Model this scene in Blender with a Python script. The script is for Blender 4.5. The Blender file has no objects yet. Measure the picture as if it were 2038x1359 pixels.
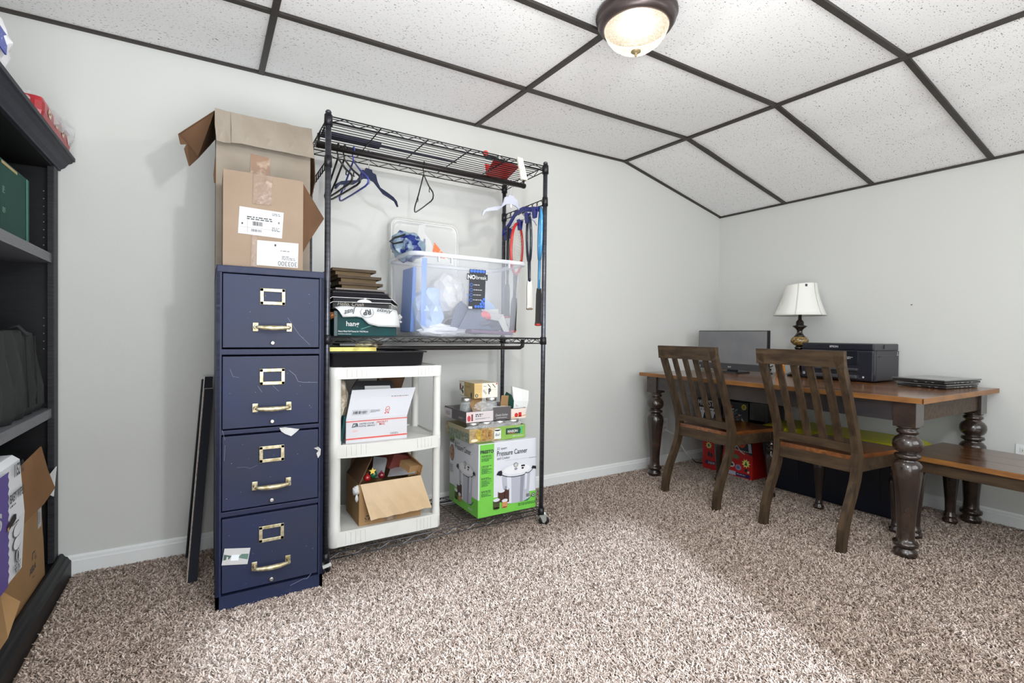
import bpy, bmesh, math, random
import numpy as np
from mathutils import Vector, Matrix, Euler
random.seed(7)
SC = bpy.context.scene
COL = SC.collection
PI = math.pi

# ---------------------------------------------------------------- camera
cam_d = bpy.data.cameras.new('camera'); cam = bpy.data.objects.new('camera', cam_d); COL.objects.link(cam)
cam_d.sensor_width = 36; cam_d.lens = 36 * 981.95 / 2038; cam_d.shift_y = 0.0006; cam_d.clip_start = 0.02
_F = Vector((0.52468182, 0.85118656, -0.01379956)); _R = Vector((0.85129292, -0.52455123, 0.01209855)); _U = Vector((-0.00305955, 0.01809536, 0.99983158))
cam.matrix_world = Matrix(((_R.x, _U.x, -_F.x, -3.9193), (_R.y, _U.y, -_F.y, -2.8166), (_R.z, _U.z, -_F.z, 1.0697), (0, 0, 0, 1)))
SC.camera = cam
# ---------------------------------------------------------------- world, lights, exposure
w = bpy.data.worlds.new('world'); SC.world = w; w.use_nodes = True
bg = w.node_tree.nodes['Background']; bg.inputs[0].default_value = (0.93, 0.97, 1.0, 1); bg.inputs[1].default_value = 4.5
SC.view_settings.view_transform = 'Standard'; SC.view_settings.look = 'None'; SC.view_settings.gamma = 1
SC.view_settings.use_curve_mapping = False; SC.view_settings.exposure = 0.13
SC.cycles.use_denoising = True
SC.cycles.max_bounces = 7; SC.cycles.diffuse_bounces = 4; SC.cycles.transparent_max_bounces = 24
SC.cycles.sample_clamp_indirect = 4
def lamp(name, kind, loc, power, col, size=0.1, target=None, **k):
    d = bpy.data.lights.new(name, kind); d.energy = power; d.color = col
    if kind == 'AREA': d.size = size
    elif kind in ('POINT', 'SPOT'): d.shadow_soft_size = size
    for a, b in k.items(): setattr(d, a, b)
    o = bpy.data.objects.new(name, d); COL.objects.link(o); o.location = loc
    if target: o.rotation_euler = (Vector(target) - Vector(loc)).to_track_quat('-Z', 'Y').to_euler()
    return o
lamp('ceiling_bulb', 'POINT', (-2.47, -1.38, 2.278), 90, (1.0, 0.95, 0.88), 0.03)
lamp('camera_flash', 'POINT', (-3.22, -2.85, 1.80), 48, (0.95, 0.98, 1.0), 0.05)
lamp('ceiling_bounce_fill', 'AREA', (-3.85, -3.0, 0.7), 72, (0.92, 0.96, 1.0), 1.3, (-3.85, -2.9, 2.6))  # added fill aimed up at the ceiling, not a lamp of the room
lamp('hall_daylight', 'SPOT', (-3.65, -7.5, 4.67), 3800, (0.74, 0.86, 1.0), 0.14, (-3.22, -3.6, 1.15), spot_size=math.radians(24), spot_blend=0.2)
lamp('rear_area_fill', 'AREA', (-1.3, -3.66, 1.42), 4, (0.90, 0.95, 1.0), 1.3, (-2.4, -0.5, 1.3))  # added fill lamp behind the camera, at the invented window

# ---------------------------------------------------------------- materials
def lin(c):
    if isinstance(c, str): c = tuple(int(c[i:i+2], 16) for i in (0, 2, 4))
    return tuple(((v/255)/12.92 if v/255 <= 0.04045 else (((v/255)+0.055)/1.055)**2.4) for v in c) + (1,)
MATS = {}
def M(name, col, rough=0.5, metal=0.0, spec=0.5, noise=0, nscale=20, ncol=None, bump=0, bscale=60, stretch=None, alpha=1, coat=0, emit=0, thresh=None):
    if name in MATS: return MATS[name]
    m = bpy.data.materials.new(name); m.use_nodes = True; nt = m.node_tree; n = nt.nodes; L = nt.links
    b = n['Principled BSDF']; c = lin(col); b.inputs['Base Color'].default_value = c
    b.inputs['Roughness'].default_value = rough; b.inputs['Metallic'].default_value = metal; b.inputs['Specular IOR Level'].default_value = spec
    if coat: b.inputs['Coat Weight'].default_value = coat; b.inputs['Coat Roughness'].default_value = 0.15
    if alpha < 1: b.inputs['Alpha'].default_value = alpha
    if emit: b.inputs['Emission Color'].default_value = c; b.inputs['Emission Strength'].default_value = emit
    if noise or bump:
        tc = n.new('ShaderNodeTexCoord'); mp = n.new('ShaderNodeMapping'); L.new(tc.outputs['Object'], mp.inputs[0])
        if stretch: mp.inputs['Scale'].default_value = stretch
    if noise:
        t = n.new('ShaderNodeTexNoise'); t.inputs['Scale'].default_value = nscale; t.inputs['Detail'].default_value = 5; L.new(mp.outputs[0], t.inputs[0])
        r = n.new('ShaderNodeValToRGB'); lo, hi = thresh or (0.3, 0.7); r.color_ramp.elements[0].position = lo; r.color_ramp.elements[1].position = hi
        r.color_ramp.elements[0].color = c
        c2 = lin(ncol) if ncol else tuple(min(1, v*(1+noise)) for v in c[:3])+(1,)
        r.color_ramp.elements[1].color = c2; L.new(t.outputs[0], r.inputs[0]); L.new(r.outputs[0], b.inputs['Base Color'])
    if bump:
        t = n.new('ShaderNodeTexNoise'); t.inputs['Scale'].default_value = bscale; t.inputs['Detail'].default_value = 3; L.new(mp.outputs[0], t.inputs[0])
        bp = n.new('ShaderNodeBump'); bp.inputs['Strength'].default_value = bump; bp.inputs['Distance'].default_value = 0.003
        L.new(t.outputs[0], bp.inputs['Height']); L.new(bp.outputs[0], b.inputs['Normal'])
    MATS[name] = m; return m

wall_m = M('painted_wall', (203, 204, 201), 0.75, spec=0.3, bump=0.12, bscale=180)
wallr_m = wall_m
trim_m = M('white_trim', (226, 228, 228), 0.45)
grid_m = M('bronze_grid', (44, 39, 36), 0.5, metal=0.0, noise=1, nscale=25, ncol=(60, 52, 46), thresh=(0.5, 0.8))
navy_m = M('navy_metal', (33, 42, 74), 0.5, spec=.3, noise=1, nscale=3.5, ncol=(40, 45, 64), bump=0.06, bscale=25)
navyd_m = M('navy_metal_frame', (32, 39, 66), 0.5, spec=.3, noise=1, nscale=30, ncol=(46, 50, 68), thresh=(0.55, 0.8))
brass_m = M('aged_brass', (164, 152, 116), 0.38, metal=0.7, noise=1, nscale=60, ncol=(204, 196, 170), thresh=(0.4, 0.6))
steel_m = M('steel', (190, 190, 188), 0.3, metal=0.9)
chrome_m = M('chrome', (215, 215, 215), 0.15, metal=1)
dark_m = M('near_black', (22, 22, 26), 0.5)
black_m = M('black_wood', (15, 15, 17), 0.5, spec=.3, noise=1, nscale=12, ncol=(24, 24, 27), stretch=(1, 1, 8))
shelfedge_m = M('shelf_edge_laminate', (92, 92, 98), 0.45, noise=1, nscale=20, ncol=(112, 112, 116), stretch=(8, 1, 30))
wire_m = M('black_wire', (38, 38, 42), 0.35, metal=0.5)
wiregrey_m = M('grey_wire', (88, 88, 92), 0.3, metal=0.8)
post_m = M('rack_post', (70, 72, 80), 0.3, metal=0.75, noise=1, nscale=8, ncol=(96, 98, 106), stretch=(1, 1, 12))
rod_m = M('black_rod', (40, 36, 36), 0.3, metal=0.4)
blkpl_m = M('black_plastic', (26, 26, 30), 0.4)
card_m = M('cardboard', (146, 128, 111), 0.8, spec=0.2, noise=1, nscale=6, ncol=(138, 119, 102), bump=0.12, bscale=30)
cardp_m = M('cardboard_pale', (152, 143, 131), 0.75, spec=0.25, noise=1, nscale=5, ncol=(140, 128, 114), bump=0.2, bscale=14)
cardd_m = M('cardboard_inside', (100, 74, 54), 0.85, spec=0.2, noise=1, nscale=8, ncol=(84, 62, 46))
cardo_m = M('cardboard_ochre', (158, 126, 88), 0.8, spec=0.2, noise=1, nscale=6, ncol=(146, 114, 78), bump=0.1)
tape_m = M('brown_tape', (126, 102, 84), 0.3, noise=1, nscale=30, ncol=(170, 152, 134), thresh=(0.55, 0.75), bump=0.5, bscale=60)
paper_m = M('white_paper', (190, 190, 190), 0.6)
ink_m = M('dark_ink', (46, 48, 54), 0.6)
inkg_m = M('grey_ink', (104, 106, 112), 0.6)
whpl_m = M('white_plastic', (214, 214, 210), 0.4, noise=1, nscale=9, ncol=(200, 198, 190), thresh=(0.5, 0.9))
red_m = M('red_print', (196, 38, 34), 0.5)
green_m = M('lime_print', (112, 190, 72), 0.45)
greend_m = M('dark_green_print', (30, 72, 56), 0.5)
teal_m = M('teal_card', (12, 62, 64), 0.6, spec=.2, noise=1, nscale=9, ncol=(24, 50, 52), thresh=(0.4, 0.7))
wdark_m = M('dark_stained_wood', (44, 33, 24), 0.5, spec=.3, noise=1, nscale=7, ncol=(78, 61, 43), stretch=(6, 6, 1), bump=0.15, bscale=40)
wdarkh_m = M('dark_stained_rail', (48, 36, 27), 0.48, spec=.3, noise=1, nscale=7, ncol=(82, 65, 47), stretch=(6, 1, 6), bump=0.15, bscale=40)
wleg_m = M('turned_dark_wood', (40, 31, 27), 0.22, noise=1, nscale=9, ncol=(66, 50, 40), thresh=(0.4, 0.8), coat=0.5)
blue_m = M('royal_blue_plastic', (34, 40, 112), 0.35)
navypl_m = M('navy_plastic', (22, 30, 58), 0.35)
screen_m = M('screen_painted_reflection', (112, 113, 118), 0.22, metal=0.35, spec=0.9, noise=1, nscale=5, ncol=(136, 134, 134), thresh=(0.3, 0.9))  # grey tones paint the room's reflection into a dark screen
lampblk_m = M('lamp_black_bronze', (34, 28, 24), 0.18, metal=0.3, coat=0.6)
lampbrn_m = M('lamp_marbled_brown', (92, 72, 42), 0.25, noise=1, nscale=70, ncol=(160, 132, 78), thresh=(0.4, 0.6), coat=0.4)
shade_m = M('lamp_shade_fabric', (226, 226, 220), 0.8, bump=0.1, bscale=250)
yellow_m = M('yellow_plastic', (190, 188, 36), 0.4)
amber_m = M('amber_glass', (210, 128, 24), 0.15, coat=0.5)
cream_m = M('cream_print', (226, 216, 190), 0.6)
wood_m = M('pale_wood_print', (214, 186, 130), 0.6, noise=1, nscale=10, ncol=(196, 164, 108), stretch=(1, 1, 10))
ibrown_m = M('brown_filler', (96, 58, 34), 0.6, noise=1, nscale=40, ncol=(150, 96, 52), bump=0.6)
pouch_m = M('pouch_green', (22, 66, 56), 0.35)
purple_m = M('purple_print', (84, 64, 140), 0.5)
cyan_m = M('racket_blue', (70, 150, 200), 0.25, coat=0.5)
ured_m = M('racket_red', (190, 40, 34), 0.3, coat=0.4)
blued_m = M('label_blue', (50, 100, 200), 0.4)
fabric_m = M('black_fabric', (40, 41, 42), 0.85, bump=0.3, bscale=300)
grip_m = M('black_grip', (38, 36, 36), 0.7, bump=0.6, bscale=120)

def wood_top(name, base, c2, c3, ax):
    m = bpy.data.materials.new(name); m.use_nodes = True; nt = m.node_tree; n = nt.nodes; L = nt.links; b = n['Principled BSDF']
    tc = n.new('ShaderNodeTexCoord'); mp = n.new('ShaderNodeMapping'); L.new(tc.outputs['Object'], mp.inputs[0])
    mp.inputs['Scale'].default_value = (9, 1, 9) if ax == 'y' else (1, 9, 9)
    t = n.new('ShaderNodeTexNoise'); t.inputs['Scale'].default_value = 3; t.inputs['Detail'].default_value = 7; t.inputs['Distortion'].default_value = 0.6; L.new(mp.outputs[0], t.inputs[0])
    r = n.new('ShaderNodeValToRGB'); e = r.color_ramp.elements; e[0].position = 0.3; e[0].color = lin(base); e[1].position = 0.72; e[1].color = lin(c3)
    k = e.new(0.5); k.color = lin(c2); L.new(t.outputs[0], r.inputs[0]); L.new(r.outputs[0], b.inputs['Base Color'])
    b.inputs['Roughness'].default_value = 0.22; b.inputs['Coat Weight'].default_value = 0.35; b.inputs['Coat Roughness'].default_value = 0.12
    return m
top_m = wood_top('desk_top_wood', (74, 44, 22), (112, 70, 38), (146, 98, 56), 'y')
seat_m = wood_top('seat_wood', (70, 40, 20), (108, 62, 30), (142, 86, 44), 'x')
topedge_m = M('desk_edge_wood', (150, 102, 50), 0.4, noise=1, nscale=8, ncol=(116, 74, 36), stretch=(1, 1, 4))

def plastic_clear(name, col, a, rough=0.25):
    m = bpy.data.materials.new(name); m.use_nodes = True; nt = m.node_tree; n = nt.nodes; L = nt.links
    b = n['Principled BSDF']; b.inputs['Base Color'].default_value = lin(col); b.inputs['Roughness'].default_value = rough
    tr = n.new('ShaderNodeBsdfTransparent'); mx = n.new('ShaderNodeMixShader'); mx.inputs[0].default_value = a
    L.new(tr.outputs[0], mx.inputs[1]); L.new(b.outputs[0], mx.inputs[2]); L.new(mx.outputs[0], n['Material Output'].inputs[0])
    return m
bin_m = plastic_clear('clear_bin_plastic', (222, 226, 236), 0.25)
rim_m = plastic_clear('clear_bin_rim', (228, 231, 238), 0.6)
lid_m = plastic_clear('clear_lid_plastic', (226, 227, 226), 0.62)
film_m = plastic_clear('plastic_film', (226, 226, 226), 0.3, 0.08)
glass_m = plastic_clear('jar_glass', (206, 212, 212), 0.32, 0.05)
hangcl_m = plastic_clear('clear_hanger_plastic', (206, 210, 226), 0.8, 0.15)
bagw_m = plastic_clear('white_bag_film', (228, 228, 230), 0.72, 0.3)

def ceiling_mat():
    m = bpy.data.materials.new('fissured_tile'); m.use_nodes = True; nt = m.node_tree; n = nt.nodes; L = nt.links; b = n['Principled BSDF']
    b.inputs['Roughness'].default_value = 0.9; b.inputs['Specular IOR Level'].default_value = 0.15
    tc = n.new('ShaderNodeTexCoord'); mp = n.new('ShaderNodeMapping'); mp.inputs['Rotation'].default_value = (0, 0, 0.5); mp.inputs['Scale'].default_value = (1, 2.4, 1); L.new(tc.outputs['Object'], mp.inputs[0])
    t = n.new('ShaderNodeTexNoise'); t.inputs['Scale'].default_value = 92; t.inputs['Detail'].default_value = 2; L.new(mp.outputs[0], t.inputs[0])
    r = n.new('ShaderNodeValToRGB'); e = r.color_ramp.elements; e[0].position = 0.30; e[0].color = lin((84, 82, 80)); e[1].position = 0.36; e[1].color = lin((236, 236, 236)); L.new(t.outputs[0], r.inputs[0])
    L.new(r.outputs[0], b.inputs['Base Color'])
    t2 = n.new('ShaderNodeTexNoise'); t2.inputs['Scale'].default_value = 110; t2.inputs['Detail'].default_value = 4; L.new(mp.outputs[0], t2.inputs[0])
    bp = n.new('ShaderNodeBump'); bp.inputs['Strength'].default_value = 0.35; bp.inputs['Distance'].default_value = 0.003; L.new(t2.outputs[0], bp.inputs['Height']); L.new(bp.outputs[0], b.inputs['Normal'])
    return m
tile_m = ceiling_mat()

# ---------------------------------------------------------------- mesh helpers
def V(*a): return Vector(a)
def rotm(rx=0, ry=0, rz=0): return Euler((rx, ry, rz)).to_matrix()
class MB:
    def __init__(s, dm=None): s.bm = bmesh.new(); s.mats = [dm] if dm else []; s.T = Matrix.Identity(4)
    def mi(s, m):
        if m is None: return 0
        if m not in s.mats: s.mats.append(m)
        return s.mats.index(m)
    def v(s, p): return s.bm.verts.new(s.T @ Vector(p))
    def face(s, vs, m=None, smooth=False):
        try: f = s.bm.faces.new(vs)
        except ValueError: return None
        f.material_index = s.mi(m); f.smooth = smooth; return f
    def box(s, c, d, R=None, bev=0, m=None, taper=None):
        c = Vector(c); R = R or Matrix.Identity(3); vs = []
        for k in (-1, 1):
            tx, ty = (taper if (taper and k < 0) else (1, 1))
            for i, j in ((-1, -1), (1, -1), (1, 1), (-1, 1)):
                vs.append(s.v(c + R @ Vector((i*d[0]/2*tx, j*d[1]/2*ty, k*d[2]/2))))
        fs = [s.face([vs[i] for i in q], m) for q in ((3, 2, 1, 0), (4, 5, 6, 7), (0, 1, 5, 4), (1, 2, 6, 5), (2, 3, 7, 6), (3, 0, 4, 7))]
        if bev:
            es = list({e for f in fs for e in f.edges})
            bmesh.ops.bevel(s.bm, geom=es, offset=bev, segments=2, affect='EDGES', profile=0.6, clamp_overlap=True)
        return s
    def bb(s, a, b, bev=0, m=None):
        a = Vector(a); b = Vector(b); return s.box((a+b)/2, (abs(b.x-a.x), abs(b.y-a.y), abs(b.z-a.z)), bev=bev, m=m)
    def slab(s, pts, t, m=None):
        pts = [Vector(p) for p in pts]; n = Vector((0, 0, 0))
        for i in range(len(pts)): n += (pts[i]-pts[0]).cross(pts[(i+1) % len(pts)]-pts[0])
        n.normalize(); A = [s.v(p) for p in pts]; B = [s.v(p - n*t) for p in pts]
        s.face(A, m); s.face(B[::-1], m); k = len(pts)
        for i in range(k): s.face([A[(i+1) % k], A[i], B[i], B[(i+1) % k]], m)
        return s
    def prism(s, poly, fn, z0, z1, m=None):   # poly 2D -> fn(u,v,w)
        A = [s.v(fn(x, y, z0)) for x, y in poly]; B = [s.v(fn(x, y, z1)) for x, y in poly]; k = len(poly)
        s.face(A[::-1], m); s.face(B, m)
        for i in range(k): s.face([A[i], A[(i+1) % k], B[(i+1) % k], B[i]], m)
        return s
    def ring(s, c, r, ax, seg, ry=None):
        ax = Vector(ax).normalized(); h = Vector((0, 0, 1)) if abs(ax.z) < 0.9 else Vector((1, 0, 0))
        u = ax.cross(h).normalized(); w = ax.cross(u); ry = ry or r
        return [s.v(Vector(c) + u*math.cos(2*PI*i/seg)*r + w*math.sin(2*PI*i/seg)*ry) for i in range(seg)]
    def bridge(s, A, B, m=None, smooth=True):
        k = len(A)
        for i in range(k): s.face([A[i], A[(i+1) % k], B[(i+1) % k], B[i]], m, smooth)
    def tube(s, pts, r, seg=8, m=None, close=False, smooth=True):
        pts = [Vector(p) for p in pts]; n = len(pts); rings = []; prev = None
        for i, p in enumerate(pts):
            if close: d = pts[(i+1) % n]-pts[i-1]
            elif i == 0: d = pts[1]-p
            elif i == n-1: d = p-pts[i-1]
            else: d = (pts[i+1]-p).normalized()+(p-pts[i-1]).normalized()
            if d.length < 1e-9: d = Vector((0, 0, 1))
            d.normalize()
            if prev is None:
                h = Vector((0, 0, 1)) if abs(d.z) < 0.9 else Vector((1, 0, 0)); u = d.cross(h).normalized()
            else:
                u = prev - d*prev.dot(d)
                u = u.normalized() if u.length > 1e-6 else d.orthogonal().normalized()
            prev = u; w = d.cross(u); rr = r[i] if isinstance(r, (list, tuple)) else r
            rings.append([s.v(p + (u*math.cos(2*PI*k/seg) + w*math.sin(2*PI*k/seg))*rr) for k in range(seg)])
        for i in range(n-1): s.bridge(rings[i], rings[i+1], m, smooth)
        if close: s.bridge(rings[-1], rings[0], m, smooth)
        else: s.face(rings[0][::-1], m); s.face(rings[-1], m)
        return s
    def bar(s, a, b, w, h, m=None, up=(0, 0, 1)):
        a = Vector(a); b = Vector(b); d = (b-a).normalized(); u = d.cross(Vector(up)).normalized(); v = u.cross(d)
        P = [[s.v(q + u*i*w/2 + v*j*h/2) for i, j in ((-1, -1), (1, -1), (1, 1), (-1, 1))] for q in (a, b)]
        s.face(P[0][::-1], m); s.face(P[1], m); s.bridge(P[0], P[1], m, False); return s
    def lathe(s, prof, c=(0, 0, 0), seg=24, m=None, sharp=False, fn=None):
        rs = []
        for r, z in prof:
            R = []
            for i in range(seg):
                a = 2*PI*i/seg; q = fn(a, r, z) if fn else (r*math.cos(a), r*math.sin(a), z)
                R.append(s.v(Vector(c)+Vector(q)))
            rs.append(R)
        for i in range(len(rs)-1): s.bridge(rs[i], rs[i+1], m, not sharp)
        if prof[0][0] > 1e-4: s.face(rs[0][::-1], m)
        if prof[-1][0] > 1e-4: s.face(rs[-1], m)
        return s
    def loft(s, sections, m=None, smooth=False, cap=True):
        rs = [[s.v(p) for p in sec] for sec in sections]
        for i in range(len(rs)-1): s.bridge(rs[i], rs[i+1], m, smooth)
        if cap: s.face(rs[0][::-1], m); s.face(rs[-1], m)
        return s
    def blob(s, c, d, amp=0.25, freq=3, seed=0, sub=3, R=None, m=None, flat=False):
        from mathutils import noise as nz
        r = bmesh.ops.create_icosphere(s.bm, subdivisions=sub, radius=1.0)
        R = R or Matrix.Identity(3); off = Vector((seed*3.1, seed*1.7, seed*2.3)); c = Vector(c)
        for v in r['verts']:
            p = v.co.copy(); k = 1 + amp*nz.noise(p*freq+off) + amp*0.6*abs(nz.noise(p*freq*2.3+off))
            q = Vector((p.x*k*d[0]/2, p.y*k*d[1]/2, p.z*k*d[2]/2)); v.co = s.T @ (c + R @ q)
        idx = s.mi(m)
        for f in {f for v in r['verts'] for f in v.link_faces}: f.material_index = idx; f.smooth = not flat
        return s
    def build(s, name, mat=None, parent=None, base=(0, 0, 0)):
        me = bpy.data.meshes.new(name)
        if mat is not None and mat not in s.mats:
            s.mats.insert(0, mat) if not s.mats else None
        if not s.mats: s.mats = [mat]
        bmesh.ops.recalc_face_normals(s.bm, faces=s.bm.faces[:])
        b = Vector(base)
        if b.length: bmesh.ops.translate(s.bm, verts=s.bm.verts[:], vec=-b)
        s.bm.to_mesh(me); s.bm.free()
        for m in s.mats: me.materials.append(m)
        o = bpy.data.objects.new(name, me); COL.objects.link(o)
        if parent is not None: o.parent = parent
        return o
def tag(o, label=None, cat=None, group=None, kind=None):
    if label: o['label'] = label
    if cat: o['category'] = cat
    if group: o['group'] = group
    if kind: o['kind'] = kind
    return o
class Thing:
    """an Empty at the thing's base parenting its parts; meshes are given in world coordinates unless local"""
    def __init__(s, name, label, cat, base=(0, 0, 0), rz=0, group=None, local=False, rot=None):
        s.e = bpy.data.objects.new(name, None); COL.objects.link(s.e); s.e.empty_display_size = 0.05
        s.e.location = base; s.e.rotation_euler = rot or (0, 0, rz); s.base = (0, 0, 0) if local else base
        tag(s.e, label, cat, group)
    def part(s, name, mb, mat=None, parent=None, label=None):
        o = mb.build(name, mat, parent or s.e, s.base)
        if label: o['label'] = label
        return o
def solo(name, mb, mat, label, cat, base, group=None, rot=None):
    o = mb.build(name, mat, None, base if rot is None else (0, 0, 0)); o.location = base
    if rot: o.rotation_euler = rot
    return tag(o, label, cat, group)
def struct(name, mb, mat): return tag(mb.build(name, mat), kind='structure')
def copy_tree(o, parent=None):
    c = o.copy(); COL.objects.link(c)
    if parent is not None: c.parent = parent
    for ch in list(o.children): copy_tree(ch, c)
    return c
# printed graphics on a plane
def text_mesh(st, size, bold=0.0, shear=0.0):
    cu = bpy.data.curves.new('t', 'FONT'); cu.body = st; cu.size = size; cu.offset = bold; cu.shear = shear; cu.resolution_u = 3
    cu.align_x = 'LEFT'; o = bpy.data.objects.new('t', cu); COL.objects.link(o)
    bpy.context.view_layer.update(); dg = bpy.context.evaluated_depsgraph_get()
    me = bpy.data.meshes.new_from_object(o.evaluated_get(dg)); vs = [v.co.copy() for v in me.vertices]; fs = [tuple(p.vertices) for p in me.polygons]
    bpy.data.objects.remove(o); bpy.data.curves.remove(cu); bpy.data.meshes.remove(me); return vs, fs
def prints(O, U, W, items):
    O = Vector(O); U = Vector(U).normalized(); W = Vector(W).normalized(); N = U.cross(W).normalized(); mb = MB()
    def P(x, y, l): return O + U*x + W*y + N*(0.0006+0.0005*l)
    for it in items:
        k = it[0]
        if k == 'r': _, x, y, w_, h, m, l = it; mb.face([mb.v(P(a, b, l)) for a, b in ((x, y), (x+w_, y), (x+w_, y+h), (x, y+h))], m)
        elif k == 'p': _, pts, m, l = it; mb.face([mb.v(P(a, b, l)) for a, b in pts], m)
        elif k == 'e': _, cx, cy, rx, ry, m, l = it; mb.face([mb.v(P(cx+rx*math.cos(2*PI*i/20), cy+ry*math.sin(2*PI*i/20), l)) for i in range(20)], m)
        elif k == 'lines':   # unreadable small print
            _, x, y, w_, h, n_, m, l = it; rr = random.Random(int(x*9973+y*7919)+n_)
            for i in range(n_):
                yy = y - i*h*1.9; xx = x
                end = x + w_*(1 if rr.random() < 0.6 else rr.uniform(0.5, 0.95))
                while xx < end:
                    ww = min(rr.uniform(h*1.2, h*4.5), end-xx); mb.face([mb.v(P(a, b, l)) for a, b in ((xx, yy), (xx+ww, yy), (xx+ww, yy+h), (xx, yy+h))], m); xx += ww + h*0.9
        elif k == 'bars':
            _, x, y, w_, h, m, l = it; rr = random.Random(5); xx = x
            while xx < x+w_: ww = rr.choice((0.012, 0.025, 0.04))*w_; mb.face([mb.v(P(a, b, l)) for a, b in ((xx, y), (xx+ww, y), (xx+ww, y+h), (xx, y+h))], m); xx += ww + rr.choice((0.012, 0.03))*w_
        elif k == 't':
            _, st, x, y, width, m, l = it[:7]; o = it[7] if len(it) > 7 else {}
            vs, fs = text_mesh(st, 1.0, o.get('bold', 0), o.get('shear', 0))
            x0 = min(v.x for v in vs); x1 = max(v.x for v in vs); sc = width/(x1-x0); sy = sc*o.get('ys', 1); a = o.get('rot', 0); ca, sa = math.cos(a), math.sin(a)
            vv = []
            for v in vs: px, py = (v.x-x0)*sc, v.y*sy; vv.append(mb.v(P(x+px*ca-py*sa, y+px*sa+py*ca, l)))
            for f in fs: mb.face([vv[i] for i in f], m)
    return mb

# ================================================================ ROOM
HC, BX, H2 = 2.4263, -1.1885, 2.1546
def hz(x, y): return HC + 0.0166*(x-BX) + 0.0273*y
def h2(y): return H2 + 0.0055*y
XL, YF = -4.80, -3.60
struct('floor', MB().bb((XL, YF-3.5, -0.05), (0, 0, 0)), M('carpet_backing', (112, 94, 78), 0.95, noise=1, nscale=180, ncol=(150, 132, 116), bump=0.8, bscale=200))
mb = MB(); mb.bb((XL-0.1, 0, -0.05), (0.1, 0.1, 2.6)); struct('wall_back', mb, wall_m)
mb = MB(); mb.bb((0, YF, -0.05), (0.1, 0, 2.3)); struct('wall_right', mb, wallr_m)
mb = MB(); mb.bb((XL-0.1, YF, -0.05), (XL, 0, 2.6)); struct('wall_left', mb, wall_m)
mb = MB()
DX0, DX1, DZ, WX0, WX1, WZ0, WZ1 = -3.83, -2.59, 2.05, -2.2, -0.4, 0.85, 2.0
mb.bb((XL-0.1, YF-0.1, -0.05), (DX0, YF, 2.5)); mb.bb((DX1, YF-0.1, -0.05), (WX0, YF, 2.5)); mb.bb((DX0, YF-0.1, DZ), (DX1, YF, 2.5))
mb.bb((WX0, YF-0.1, -0.05), (WX1, YF, WZ0)); mb.bb((WX0, YF-0.1, WZ1), (WX1, YF, 2.5)); mb.bb((WX1, YF-0.1, -0.05), (0.1, YF, 2.5))
struct('wall_front', mb, wall_m)
mb = MB()
for x in (WX0, (WX0+WX1)/2, WX1): mb.bb((x-.025, YF-.07, WZ0), (x+.025, YF-.03, WZ1))
for z in (WZ0, (WZ0+WZ1)/2, WZ1): mb.bb((WX0, YF-.07, z-.025), (WX1, YF-.03, z+.025))
struct('added_window_1', mb, trim_m)  # unseen window, invented to go with the added fill lamp
# ceiling: level part and the part sloping down to the right wall
mb = MB(); T = 0.03
def quad(a, b, c, d): mb.slab([a, b, c, d], T)
A = [(XL-.1, .05), (XL-.1, YF-.1), (BX, YF-.1), (BX, .05)]
mb.slab([(x, y, hz(x, y)) for x, y in A], -T)
mb.slab([(BX, .05, hz(BX, .05)), (BX, YF-.1, hz(BX, YF)), (0.05, YF-.1, h2(YF)-.013), (0.05, .05, h2(0)-.013)], -T)
struct('ceiling', mb, tile_m)
tn = [0]
def trim(a, b, w_=0.026, m=grid_m, h=0.012, up=(0, 0, 1)):
    tn[0] += 1; a = Vector(a); b = Vector(b); mb = MB(); mb.bar(a, b, w_, h, up=up)
    c = (a+b)/2; mb.bar(a+Vector((0, 0, .012)), b+Vector((0, 0, .012)), w_*0.45, .022, up=up); return struct('trim_%d' % tn[0], mb, m)
ya = [-0.5907 - 0.6096*i for i in range(5)]
xb = [BX] + [BX-1.2864-1.2192*i for i in range(2)]
zo = -0.006
for y in ya:
    trim((XL, y, hz(XL, y)+zo), (BX, y, hz(BX, y)+zo)); trim((BX, y, hz(BX, y)+zo), (0, y, h2(y)+zo))
for x in xb: trim((x, 0, hz(x, 0)+zo-.001), (x, YF, hz(x, YF)+zo-.001), w_=0.028 if x == BX else 0.026)
trim((XL, -.008, hz(XL, 0)+zo), (BX, -.008, hz(BX, 0)+zo), 0.02); trim((BX, -.008, hz(BX, 0)+zo), (0, -.008, h2(0)+zo), 0.02)
trim((-.008, 0, h2(0)+zo), (-.008, YF, h2(YF)+zo), 0.02); trim((XL+.008, 0, hz(XL, 0)+zo), (XL+.008, YF, hz(XL, YF)+zo), 0.02)
# baseboards with an eased top
def base_profile(fn, L0, L1):
    mb = MB(); prof = [(0, 0), (0.013, 0), (0.013, 0.066), (0.010, 0.070), (0.009, 0.082), (0.004, 0.09), (0, 0.09)]
    A = [mb.v(fn(L0, d, z)) for d, z in prof]; B = [mb.v(fn(L1, d, z)) for d, z in prof]
    mb.face(A); mb.face(B[::-1]); mb.bridge(A, B, None, False); return mb
struct('baseboard_back', base_profile(lambda l, d, z: (l, -d, z), XL, 0), trim_m)
struct('baseboard_right', base_profile(lambda l, d, z: (-d, l, z), YF, 0), trim_m)

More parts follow.
